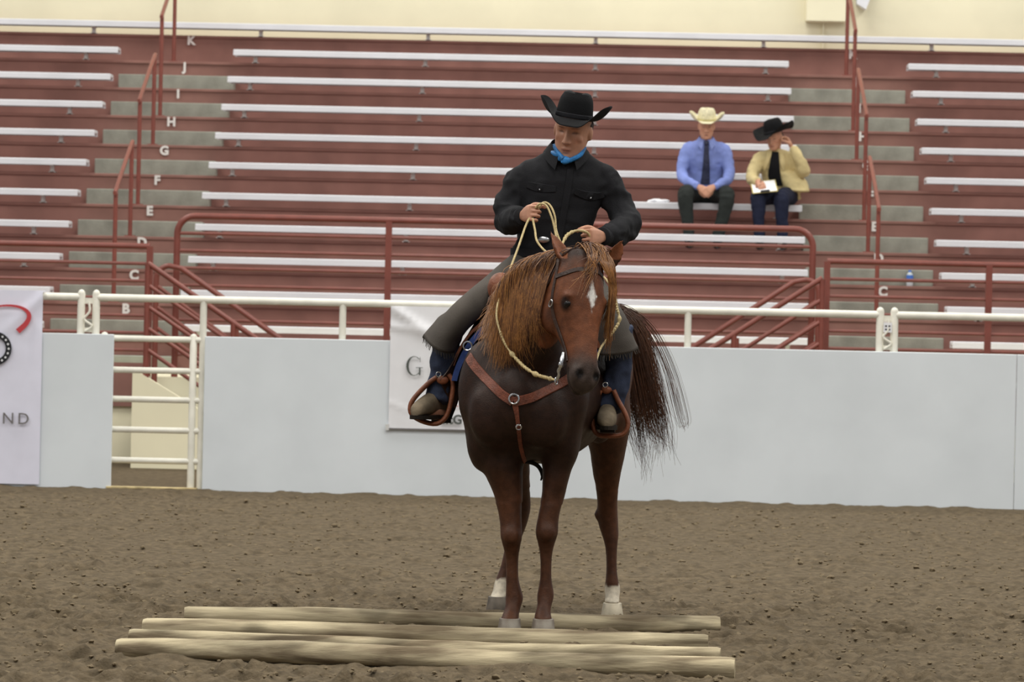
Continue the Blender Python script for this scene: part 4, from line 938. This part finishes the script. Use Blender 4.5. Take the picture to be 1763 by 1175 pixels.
# ------------------------------------------------------------------ tack
M['leather'] = mat('saddle_leather', (138, 80, 52), .5, .4, var=.2, vs=18, bump=.3, bs=90); M['leatherd'] = mat('dark_leather', (66, 44, 34), .5, .4, var=.2, vs=18, bump=.3, bs=90)
M['collar'] = mat('collar_leather', (128, 70, 50), .5, .4, var=.2, vs=30, bump=.4, bs=140); M['pad'] = fabric('pad_wool', (60, 80, 138), var=.2); M['rawhide'] = mat('rawhide', (214, 192, 140), .5, .4, var=.12, vs=60, bump=.5, bs=260)
M['blackl'] = mat('black_leather', (26, 23, 22), .6, .3, var=.1)
def drape(name, mt, parent, b0, b1, a0, a1, off, th, nb=16, na=36, wob=0, flare=0):
    """sheet laid over the back between angles a0..a1 (deg from the top)"""
    top, bot = [], []
    for i in range(nb):
        b = b0+(b1-b0)*i/(nb-1); rt, rb_ = [], []
        for j in range(na):
            a = math.radians(a0+(a1-a0)*j/(na-1)); c = HB(b, 0, 1.10); d = HR*math.sin(a)+UP*math.cos(a)
            h = HBVH.ray_cast(c+d*1.2, -d)
            rr = (h[0]-c).length if h[0] is not None else .33
            if abs(a) < .5 and rr > .36: rr = min(rr, .38)
            rr += flare*max(0, -math.degrees(a)/84-.3); rt.append(c+d*(rr+off+th)); rb_.append(c+d*(rr+off))
        top.append(rt); bot.append(rb_)
    V = [p for r_ in top for p in r_]+[p for r_ in bot for p in r_]; N = nb*na; F = []
    for i in range(nb-1):
        for j in range(na-1):
            q = i*na+j; F.append((q, q+1, q+na+1, q+na)); F.append((N+q, N+q+na, N+q+na+1, N+q+1))
    bd = [j for j in range(na)]+[i*na+na-1 for i in range(1, nb)]+[(nb-1)*na+j for j in range(na-2, -1, -1)]+[i*na for i in range(nb-2, 0, -1)]
    F += [(bd[k], bd[(k+1) % len(bd)], bd[(k+1) % len(bd)]+N, bd[k]+N) for k in range(len(bd))]
    return MB().add(V, F).build(name, mt, parent, angle=60)
pad = drape('saddle_pad', M['pad'], None, .41, 1.32, -84, 58, .010, .026, 14, 40, flare=.06); tag(pad, 'blue woven saddle pad under the leather saddle', 'saddle pad')
saddle = thing('saddle', 'brown leather western saddle with stirrups strapped on the horse', 'saddle', tuple(HB(.85, 0, 1.47)))
drape('skirt', M['leather'], saddle, .46, 1.25, -74, 56, .045, .012, 14, 30, flare=.06)
# fork with swells, horn, seat, cantle
fk = MB(); fk.loft([ring(HB(.50+.03*abs(s), s*.20, 1.515+.075*math.cos(s*1.45)), HE, UP, .055+.035*(1-abs(s)**6), .035+.045*(1-abs(s)**5), 18) for s in np.linspace(-1, 1, 17)])
for s in (-1, 1): fk.ell(HB(.50, s*.165, 1.565), (.062, .07, .075))
v, f, n = fuse(fk, .008, 8); mesh_obj('fork', v, f, M['leather'], saddle, angle=180)
hn_ = MB().tube([HB(.50, 0, 1.60), HB(.48, 0, 1.66), HB(.47, 0, 1.70)], [.028, .022, .022], 14); hn_.ell(HB(.465, 0, 1.708), (.042, .048, .012)); hn_.build('horn', M['leather'], saddle)
st_ = MB().loft([ring(HB(b, 0, z), HR, UP, wv, hv_, 22, 2.3) for b, z, wv, hv_ in lerp([(.56, 1.53, .12, .05), (.68, 1.52, .15, .045), (.85, 1.515, .19, .04), (1.0, 1.53, .21, .045), (1.10, 1.56, .20, .06)], 14)]); st_.build('seat', M['leather'], saddle)
ct = MB().loft([ring(HB(1.13, s*.21, 1.55+.10*(1-s*s)), HE, UP, .025, .05, 12) for s in np.linspace(-1, 1, 15)]); ct.build('cantle', M['leather'], saddle)
def sheet(pts_l, pts_r, th, name, mt, parent, n=16):
    A, B = bez(pts_l, n), bez(pts_r, n); rings = []
    for a, b in zip(A, B):
        nn = (b-a).cross(Vector((0, 0, 1))).normalized()*th; rings.append([a, a.lerp(b, .5)-nn*1.5, b, b+nn, a.lerp(b, .5)-nn*.5, a+nn])
    return MB().loft(rings).build(name, mt, parent, angle=60)
# fenders hang inside the leg; stirrups
sheet([W(850, 500, 17.60), W(800, 585, 17.46), W(772, 635, 17.42), W(756, 655, 17.41)], [W(868, 510, 17.70), W(808, 610, 17.58), W(793, 660, 17.52), W(782, 704, 17.48)], .006, 'fender', M['leatherd'], saddle)
sheet([W(1000, 500, 17.62), W(1028, 590, 17.52), W(1030, 640, 17.46), W(1032, 665, 17.44)], [W(1010, 500, 17.75), W(1046, 590, 17.62), W(1054, 640, 17.52), W(1052, 668, 17.46)], .006, 'fender', M['leatherd'], saddle)
def stirrup(path, Ys, rad, tread, lab):
    o = thing_child('stirrup', saddle, W(*path[0], 17.45))
    P = bez([W(x, y, q) for (x, y), q in zip(path, Ys)], 36)
    rings = []
    for i, p in enumerate(P):
        tg = (P[min(i+1, 35)]-P[max(i-1, 0)]).normalized(); u = Vector((0, 1, 0)); u = (u-tg*u.dot(tg)).normalized(); s = tg.cross(u)
        wd = .026+.024*math.sin(math.pi*i/35)**2; rings.append(ring(p, u, s, wd, rad, 12, 3))
    MB().loft(rings).build('hoop', M['leather'], o, angle=60); return o
s1 = stirrup([(752, 650), (738, 660), (718, 680), (707, 697), (709, 714), (728, 726), (752, 730), (768, 718), (776, 695), (780, 660), (772, 645)], [17.44]*11, .0115, None, 'l')
s2 = stirrup([(1056, 672), (1064, 690), (1076, 712), (1081, 732), (1072, 748), (1050, 751), (1030, 749), (1021, 735), (1020, 712), (1026, 690), (1034, 672)], [17.42]*11, .0115, None, 'r')
for o, c, R0 in ((s1, (762, 655), (.028, .014, .020)), (s2, (1044, 672), (.026, .014, .018))): MB().ell(W(*c, 17.42), R0, n=14, m=8).build('hobble_strap', M['leather'], o)
for o, c in ((s1, (755, 645)), (s2, (1042, 663))):
    p = W(*c, 17.39); MB().tube([p+Vector((.011*math.cos(t), 0, .011*math.sin(t))) for t in np.linspace(0, 6.28, 17)[:-1]], .0026, 6, closed=True).build('ring', M['silver'], o)
# black tapadero-side strap behind left boot
sheet([W(775, 640, 17.54), W(764, 690, 17.52), W(750, 726, 17.50)], [W(796, 630, 17.6), W(789, 685, 17.58), W(776, 722, 17.55)], .006, 'latigo', M['blackl'], saddle, 10)
# breast collar
bc = thing('breast_collar', 'brown leather breast collar across the chest of the horse', 'breast collar', tuple(W(886, 690, 16.93)))
YS = 16.76
o, Q1 = ribbon(HBVH, [W(803, 600, 17.35), W(816, 626, 17.2), W(840, 655, 17.05), W(864, 678, 16.95), W(884, 692, 16.92)], .021, .006, .004, 'strap', M['collar'], bc, 30, y0=YS)
ribbon(HBVH, [W(886, 692, 16.92), W(915, 685, 16.92), W(945, 672, 16.93), W(975, 655, 16.95), W(1005, 630, 17.05), W(1024, 598, 17.2)], .021, .006, .004, 'strap', M['collar'], bc, 30, y0=YS)
ribbon(HBVH, [W(887, 693, 16.92), W(890, 712, 16.92), W(893, 738, 16.93), W(897, 770, 16.97), W(902, 797, 17.0)], .011, .005, .003, 'tie_strap', M['collar'], bc, 24, y0=YS, wfun=lambda t: 1.35-.5*min(1, t*3))
def rings_on(bvh, px, py, Yg, rad, name, parent, th=.004, y0=YS, mt='silver'):
    p = W(px, py, Yg); h = bvh.ray_cast(Vector((p.x, y0, p.z)), Vector((0, 1, 0))); q = h[0]+h[1]*.014 if h[0] is not None else p
    nn = h[1] if h[0] is not None else Vector((0, -1, 0)); u = nn.orthogonal().normalized(); v_ = nn.cross(u)
    return MB().tube([q+u*(rad*math.cos(t))+v_*(rad*math.sin(t)) for t in np.linspace(0, 6.283, 19)[:-1]], th, 7, closed=True).build(name, M[mt], parent)
rings_on(HBVH, 886, 687, 16.92, .022, 'centre_ring', bc); rings_on(HBVH, 805, 596, 17.35, .020, 'side_ring', bc); rings_on(HBVH, 893, 733, 16.93, .012, 'tie_ring', bc, .003)
t_ = ribbon(HBVH, [W(803, 592, 17.38), W(802, 572, 17.42), W(805, 552, 17.46), W(812, 536, 17.5)], .011, .034, .004, 'buckle_strap', M['leatherd'], bc, 14, near=True)
for px, py, Y in ((803, 566, 17.40), (806, 548, 17.42), (814, 532, 17.46)):
    p, nr, i_, d_ = HBVH.find_nearest(W(px, py, Y)); p = p+nr*.044; u = nr.orthogonal().normalized(); v_ = nr.cross(u); MB().tube([p+u*(.014*math.cos(t))+v_*(.014*math.sin(t)) for t in np.linspace(0, 6.283, 15)[:-1]], .003, 6, closed=True).build('buckle', M['silver'], bc)
# cinch strap end hanging under the chest
ci = MB().tube(bez([W(905, 795, 17.16), W(918, 798, 17.2), W(928, 805, 17.22), W(934, 818, 17.22), (W(931, 828, 17.22))], 14), [.010]*11+[.007, .005, .004], 8)
tag(ci.build('cinch_strap', M['blackl']), 'black cinch strap end dangling between the front legs', 'strap')
# bridle
br = thing('bridle', 'brown leather bridle with silver bit on the horse head', 'bridle', tuple(HD(.1, .02, 0)))
def hs(pts, wd, name, parent=br, mt='leatherd', n=24, off=.004): return ribbon(HBVH, [HD(*p) for p in pts], wd, off, .0025, name, M[mt], parent, n, near=True)
hs([(.105, -.13, -.14), (.105, -.03, -.13), (.095, .03, -.05), (.095, .03, .03), (.105, -.03, .13), (.11, -.12, .14)], .010, 'browband')
for s in (-1, 1):
    hs([(.0, -.13, s*.08), (.09, -.12, s*.14), (.18, -.13, s*.15), (.28, -.14, s*.14), (.38, -.125, s*.11), (.46, -.105, s*.09), (.50, -.095, s*.085)], .0085, 'cheekpiece')
    hs([(.03, -.16, s*.1), (.14, -.2, s*.14), (.24, -.28, s*.10), (.28, -.31, s*.03)], .007, 'throatlatch')
    p, nr, i_, d_ = HBVH.find_nearest(HD(.235, -.135, s*.14)); p = p+nr*.010; u = nr.orthogonal().normalized(); v_ = nr.cross(u)
    MB().tube([p+u*(.011*math.cos(t))+v_*(.018*math.sin(t)) for t in np.linspace(0, 6.283, 15)[:-1]], .003, 6, closed=True).build('buckle', M['silver'], br)
    a = HD(.46, -.10, s*.080); b_ = HD(.515, -.105, s*.088)
    e = W(958, 655, 16.66) if s < 0 else HD(.54, -.15, .085)
    bit = MB().tube(bez([a, b_, b_.lerp(e, .35)+FN*-.006, b_.lerp(e, .7)+FN*.008, e], 18), [.006, .008, .010, .009, .009, .008, .007, .007, .008, .009, .008, .007, .006, .006, .006, .007, .007, .006], 8)
    bit.ell(b_, (.012, .008, .014)); bo = bit.build('bit_shank', M['silver'], br)
    MB().tube([e+Vector((.006*math.sin(t), .004*math.sin(t), .016*math.cos(t)-.004)) for t in np.linspace(0, 6.283, 15)[:-1]], .003, 6, closed=True).build('rein_ring', M['silver'], br)
hs([(.03, -.15, -.09), (-.02, -.07, -.05), (-.03, -.06, .0), (-.02, -.07, .05), (.03, -.15, .09)], .010, 'crownpiece')
# rawhide reins with braided knots
rein = thing('reins', 'cream rawhide romal reins held in both hands of the rider', 'reins', tuple(W(912, 372, 17.4)))
def rope(pts, n, r0, knots, name):
    P = bez(pts, n); R_ = []
    for i in range(n):
        t = i/(n-1); k = 0
        for (a, b_, cnt, amp) in knots:
            if a <= t <= b_: k = max(k, amp*abs(math.sin((t-a)/(b_-a)*math.pi*cnt))**1.5)
        R_.append(r0*(1+k))
    return MB().tube(P, R_, 9).build(name, M['rawhide'], rein)
rope([W(912, 374, 17.405), W(904, 392, 17.37), W(893, 424, 17.28), W(881, 456, 17.20), W(869, 488, 17.12), W(858, 520, 17.02), W(855, 545, 16.98), W(860, 568, 16.955), W(870, 592, 16.92), W(885, 614, 16.87), W(905, 634, 16.80), W(925, 646, 16.73), W(942, 651, 16.69), W(957, 655, 16.66)],
     240, .0051, ((.55, .64, 7, .7), (.66, .70, 1, 1.5), (.70, .80, 7, .8), (.81, .86, 1, 1.5), (.86, .93, 5, .8), (.93, .97, 1, 1.2)), 'near_rein')
rope([W(917, 376, 17.405), W(921, 396, 17.36), W(926, 418, 17.30), W(950, 440, 17.24), W(1000, 455, 17.18), W(1040, 478, 17.10), W(1056, 505, 17.02), W(1062, 530, 16.98), W(1066, 553, 16.95), W(1052, 576, 16.92), W(1034, 600, 16.88), W(1024, 630, 16.78), HD(.54, -.15, .085)],
     220, .0051, ((.50, .62, 8, .6), (.63, .68, 1, 1.0), (.68, .76, 5, .6)), 'far_rein')
rope([W(922, 358, 17.405), W(930, 351, 17.39), W(941, 355, 17.38), W(950, 375, 17.36), W(956, 400, 17.34), W(960, 425, 17.30)], 40, .0048, (), 'rein_loop')
rope([W(926, 360, 17.41), W(936, 349, 17.41), W(947, 354, 17.40), W(955, 372, 17.38), W(958, 398, 17.36), W(966, 420, 17.32)], 40, .0048, (), 'rein_loop')
rope([W(966, 425, 17.30), W(972, 412, 17.34), W(978, 404, 17.37), W(990, 398, 17.40), W(1004, 398, 17.405), W(1014, 404, 17.42), W(1018, 418, 17.43), W(1014, 440, 17.42)], 80, .0060, ((.12, .40, 4, .55),), 'romal')
# ------------------------------------------------------------------ spectators on the seventh bench
BZ = trz(3)+.135; BYF = nose(3)-.12; FZ = trz(2)
M['blue_shirt'] = fabric('blue_cotton', (134, 150, 214), var=.08); M['tie'] = mat('dark_tie', (38, 40, 58), .5, .3, vs=70, rgb2=(60, 64, 88)); M['trouser'] = fabric('charcoal_trousers', (40, 44, 42)); M['navy'] = fabric('navy_trousers', (30, 34, 54))
M['straw'] = mat('straw', (230, 222, 188), .7, .3, var=.12, vs=60, bump=.5, bs=120); M['strawb'] = fabric('straw_band', (206, 196, 150)); M['tan'] = fabric('tan_wool', (214, 196, 146), var=.06); M['blk_top'] = fabric('black_top', (24, 24, 28)); M['shoe'] = mat('black_shoe', (24, 22, 22), .4, .5, var=.1)
M['ltblue'] = fabric('collar_blue', (140, 156, 218))
def sitter(x0, label, hd, arms, legs, top, bottoms, face, hands, scale=1.0, hairc=HAIRB, tors=None, skin=SKIN, extra=None):
    t = thing('person', label, 'person', (x0, BYF+.12, BZ))
    b = MB(); hc, R, k = hd; add_head(b, hc, R, k); hc = Vector(hc)
    limb(b, [(tors[-1][0], tors[-1][1], tors[-1][2]-.08, .062), (tors[-1][0]*.5+hc.x*.5, tors[-1][1]-.01, tors[-1][2]+.02, .055), (hc.x, hc.y+.03, hc.z-.06, .055)], 10)
    b.loft([ring(a[:3], (1, 0, 0), (0, 1, 0), a[3]*.88, a[4]*.88, 20, 2.3) for a in lerp(tors[:-1], 18)])
    for a in arms: limb(b, [(x, y, z-.012, r*.70) for x, y, z, r in a])
    for L in legs: limb(b, [(x, y, z, r*.82) for x, y, z, r in L])
    for h in hands: hand(b, *h[:4], curl=h[4], k=.98, r=.0092)
    v, f, n = fuse(b, .006, 3); v, col = face_tint(v, n, hc, R, k, skin, hairc); mesh_obj('body', v, f, M['skin'], t, angle=180, col=col)
    s = MB(); s.loft([ring(a[:3], (1, 0, 0), (0, 1, 0), a[3], a[4], 22, 2.3) for a in lerp(tors, 18)])
    for a in arms:
        x, y, z, r_ = a[0]; xi = tors[-3][0]; limb(s, [(xi+(x-xi)*.45, y, z-.005, r_*.75)]+a, 18)
    for (c_, ru_, rv_) in extra or (): pass
    if extra: s.loft([ring(c_, (1, 0, 0), (0, 1, 0), ru_, rv_, 20, 2.6) for c_, ru_, rv_ in extra])
    v, f, n = fuse(s, .009, 5); zs = arms[0][0][2]; v = relax(v, f, np.clip((v[:, 2]-zs+.13)/.06, 0, 1)*np.clip((zs+.07-v[:, 2])/.03, 0, 1), 20); n = vnormals(v, f); v = wrinkle(v, n, .006, 10, int(x0*10)); v = relax(v, f, np.ones(len(v))*.6, 2); sh = mesh_obj(top[0], v, f, top[1], t, angle=180); bv = BVHTree.FromPolygons([tuple(p) for p in v], f)
    p_ = MB(); 
    for L in legs: limb(p_, L)
    hx = (legs[0][0][0]+legs[1][0][0])/2; p_.ell((hx, legs[0][0][1]+.02, BZ+.10), (.19, .14, .11)); v, f, n = fuse(p_, .009, 5); v = wrinkle(v, n, .005, 9, 3); v[:, 2] = np.where((v[:, 1] > BYF+.0), np.maximum(v[:, 2], BZ+.002), v[:, 2]); mesh_obj('trousers', v, f, bottoms, t, angle=180)
    for L in legs:
        e = L[-1]; m = MB(); m.loft([ring((e[0], e[1]+y, FZ+.005+h), (1, 0, 0), (0, 0, 1), w_, h, 16, 2.3) for y, w_, h in ((.05, .03, .04), (.0, .04, .05), (-.06, .042, .045), (-.12, .046, .034), (-.17, .040, .028), (-.20, .015, .018))]); m.build('shoe', M['shoe'], t)
    return t, sh, bv
S_ = lambda px, py, dY=0: W(px, py, 37.55+dY)
# man
mx = 1.235; MH = Vector((1.232, 37.74, 3.288)); MR = frame((-.02, -.95, -.30), (.0, -.2, 1))
TM = [(mx, 38.0, BZ+.06, .175, .13), (mx, 37.98, BZ+.18, .175, .12), (mx, 37.94, 2.86, .185, .12), (mx, 37.89, 3.0, .205, .12), (mx, 37.86, 3.08, .195, .105), (mx, 37.84, 3.13, .14, .085), (mx, 37.83, 3.16, .066, .06)]
AM = [[(mx-.175, 37.87, 3.075, .075), (mx-.215, 37.85, 2.95, .072), (mx-.232, 37.80, 2.82, .064), (mx-.205, 37.70, 2.755, .058), (mx-.13, 37.60, 2.71, .050), (mx-.075, 37.54, 2.685, .04)],
      [(mx+.175, 37.87, 3.075, .075), (mx+.215, 37.85, 2.95, .072), (mx+.232, 37.80, 2.82, .064), (mx+.205, 37.70, 2.755, .058), (mx+.13, 37.60, 2.71, .050), (mx+.075, 37.54, 2.685, .04)]]
LM = [[(mx-.09, 37.98, BZ+.095, .098), (mx-.155, 37.75, BZ+.10, .090), (mx-.195, 37.52, BZ+.085, .080), (mx-.20, 37.47, BZ-.0, .074), (mx-.175, 37.48, BZ-.2, .060), (mx-.155, 37.50, FZ+.08, .058)],
      [(mx+.09, 37.98, BZ+.095, .098), (mx+.155, 37.75, BZ+.10, .090), (mx+.20, 37.52, BZ+.085, .080), (mx+.20, 37.47, BZ-.0, .074), (mx+.155, 37.48, BZ-.2, .060), (mx+.115, 37.50, FZ+.08, .058)]]
man, sh, bv = sitter(mx, 'seated man in blue shirt, dark tie and straw cowboy hat', (MH, MR, 1.0), [[(x, y, z, r*.86) for x, y, z, r in a] for a in AM], LM, ('shirt', M['blue_shirt']), M['trouser'], None,
    [((mx-.072, 37.535, 2.682), (.62, -.65, -.42), (.55, .62, -.45), -1, (.5, 1.1, 1.6)), ((mx+.072, 37.53, 2.685), (-.62, -.62, -.45), (-.55, .62, -.45), 1, (.6, 1.2, 1.7))], tors=TM)
hat(man, MH+Vector((0, .0, .060)), frame((-.04, -.98, -.17), (.02, 0, 1)), M['straw'], M['strawb'], 1.08, crown=.115, curl=.075, brim_w=.092, droop=.06, bumpy=.002)
collar(sh, (mx, 37.825, 3.155), M['ltblue'], .068, .10, .03, -.012, .05)
ribbon(bv, [(mx, 37.7, 3.13), (mx+.004, 37.7, 3.0), (mx+.004, 37.7, 2.86), (mx, 37.7, 2.72)], .042, .010, .004, 'tie', M['tie'], man, 24, y0=37.0, wfun=lambda t: .45+.65*t)
MB().ell((mx, 37.735, 3.125), (.024, .018, .022), n=12, m=8).build('tie_knot', M['tie'], man)
# woman
wx = 1.945; WH = Vector((1.905, 37.74, 3.195)); WR = frame((-.40, -.80, -.40), (-.10, -.2, 1))
TW = [(wx+.06, 38.0, BZ+.06, .19, .14), (wx+.055, 37.98, BZ+.18, .180, .13), (wx+.03, 37.93, 2.82, .178, .125), (wx+.005, 37.88, 2.93, .185, .12), (wx-.005, 37.86, 3.0, .178, .105), (wx-.01, 37.84, 3.05, .13, .085), (wx-.015, 37.83, 3.08, .062, .058)]
AW = [[(wx-.165, 37.87, 2.995, .070), (wx-.215, 37.84, 2.90, .068), (wx-.25, 37.78, 2.80, .062), (wx-.235, 37.68, 2.755, .056), (wx-.20, 37.58, 2.75, .044)],
      [(wx+.150, 37.87, 2.995, .072), (wx+.215, 37.83, 2.93, .072), (wx+.255, 37.76, 2.865, .066), (wx+.240, 37.70, 2.92, .062), (wx+.185, 37.68, 3.02, .054), (wx+.13, 37.68, 3.10, .042)]]
LW = [[(wx-.03, 37.98, BZ+.09, .098), (wx-.12, 37.75, BZ+.085, .088), (wx-.195, 37.52, BZ+.06, .078), (wx-.195, 37.47, BZ-.02, .070), (wx-.185, 37.48, BZ-.2, .058), (wx-.175, 37.50, FZ+.08, .055)],
      [(wx+.13, 37.98, BZ+.09, .100), (wx+.09, 37.75, BZ+.085, .090), (wx+.035, 37.52, BZ+.06, .080), (wx+.03, 37.47, BZ-.02, .072), (wx+.045, 37.48, BZ-.2, .058), (wx+.055, 37.50, FZ+.08, .055)]]
woman, sh, bv = sitter(wx, 'seated woman in tan jacket and black hat leaning on her hand', (WH, WR, .98), AW, LW, ('jacket', M['tan']), M['navy'], None,
    [((wx-.195, 37.565, 2.748), (.25, -.85, -.35), (.3, .1, -.9), -1, (.7, 1.5, 2.1)), ((wx+.125, 37.675, 3.105), (-.45, .05, .85), (-.85, -.2, -.4), 1, (.7, 1.5, 2.2))], tors=TW, extra=[((wx+.11, 37.90, 2.86), .12, .12), ((wx+.165, 37.88, 2.76), .135, .15), ((wx+.205, 37.86, 2.665), .125, .16)])
hat(woman, WH+Vector((.0, .0, .055)), frame((-.55, -.72, -.28), (-.28, -.1, 1)), M['felt'], M['ribbon'], 1.12, crown=.118, curl=.06, brim_w=.11, droop=.22)
o, Q = ribbon(bv, [(wx-.025, 37.7, 3.05), (wx-.03, 37.7, 2.95), (wx-.03, 37.7, 2.84), (wx-.01, 37.7, 2.72)], .062, .006, .004, 'black_top', M['blk_top'], woman, 20, y0=37.0, wfun=lambda t: .5+.75*t)
for s, xx in ((-1, -.10), (1, .055)):
    ribbon(bv, [(wx-.02+s*.05, 37.75, 3.06), (wx-.03+s*.075, 37.7, 2.97), (wx-.03+s*.09, 37.7, 2.87)], .022, .010, .003, 'lapel', M['tan'], sh, 14, y0=37.0, wfun=lambda t: .6+.6*math.sin(math.pi*min(1, t*1.1)))
hm = MB(); hm.ell(WH+WR @ Vector((0, -.06, -.015)), (.075, .05, .07), WR); v, f, n = fuse(hm, .008, 3); mesh_obj('hair', v, f, M['hairb'], woman, angle=180)
# clipboard and pen
cl = thing('clipboard', 'clipboard with white paper on the knee of the woman', 'clipboard', (1.80, 37.52, 2.66))
def tilt(x0, x1, y0, y1, z0, z1):
    m = MB().box(x0, x1, y0, y1, z0, z1); R = Matrix.Translation((1.80, 37.52, 2.69)) @ Matrix.Rotation(math.radians(-7), 4, 'Y') @ Matrix.Rotation(math.radians(24), 4, 'X')
    m.v = [tuple(R @ Vector(p)) for p in m.v]; return m
M['board'] = mat('clipboard_brown', (196, 180, 110), .6, .3, var=.1); M['paper'] = mat('paper', (240, 240, 242), .7, .2, var=.02)
tilt(-.12, .13, -.13, .17, -.004, 0).build('board', M['board'], cl, smooth=False); tilt(-.11, .12, -.12, .15, .0, .004).build('paper', M['paper'], cl, smooth=False); tilt(-.04, .05, -.135, -.10, .003, .014).build('clip', M['inkd'], cl, smooth=False)
tag(MB().tube([(1.762, 37.47, 2.70), (1.775, 37.52, 2.78)], [.002, .004], 8).build('pen', M['inkd']), 'thin dark pen in the writing hand of the woman', 'pen')
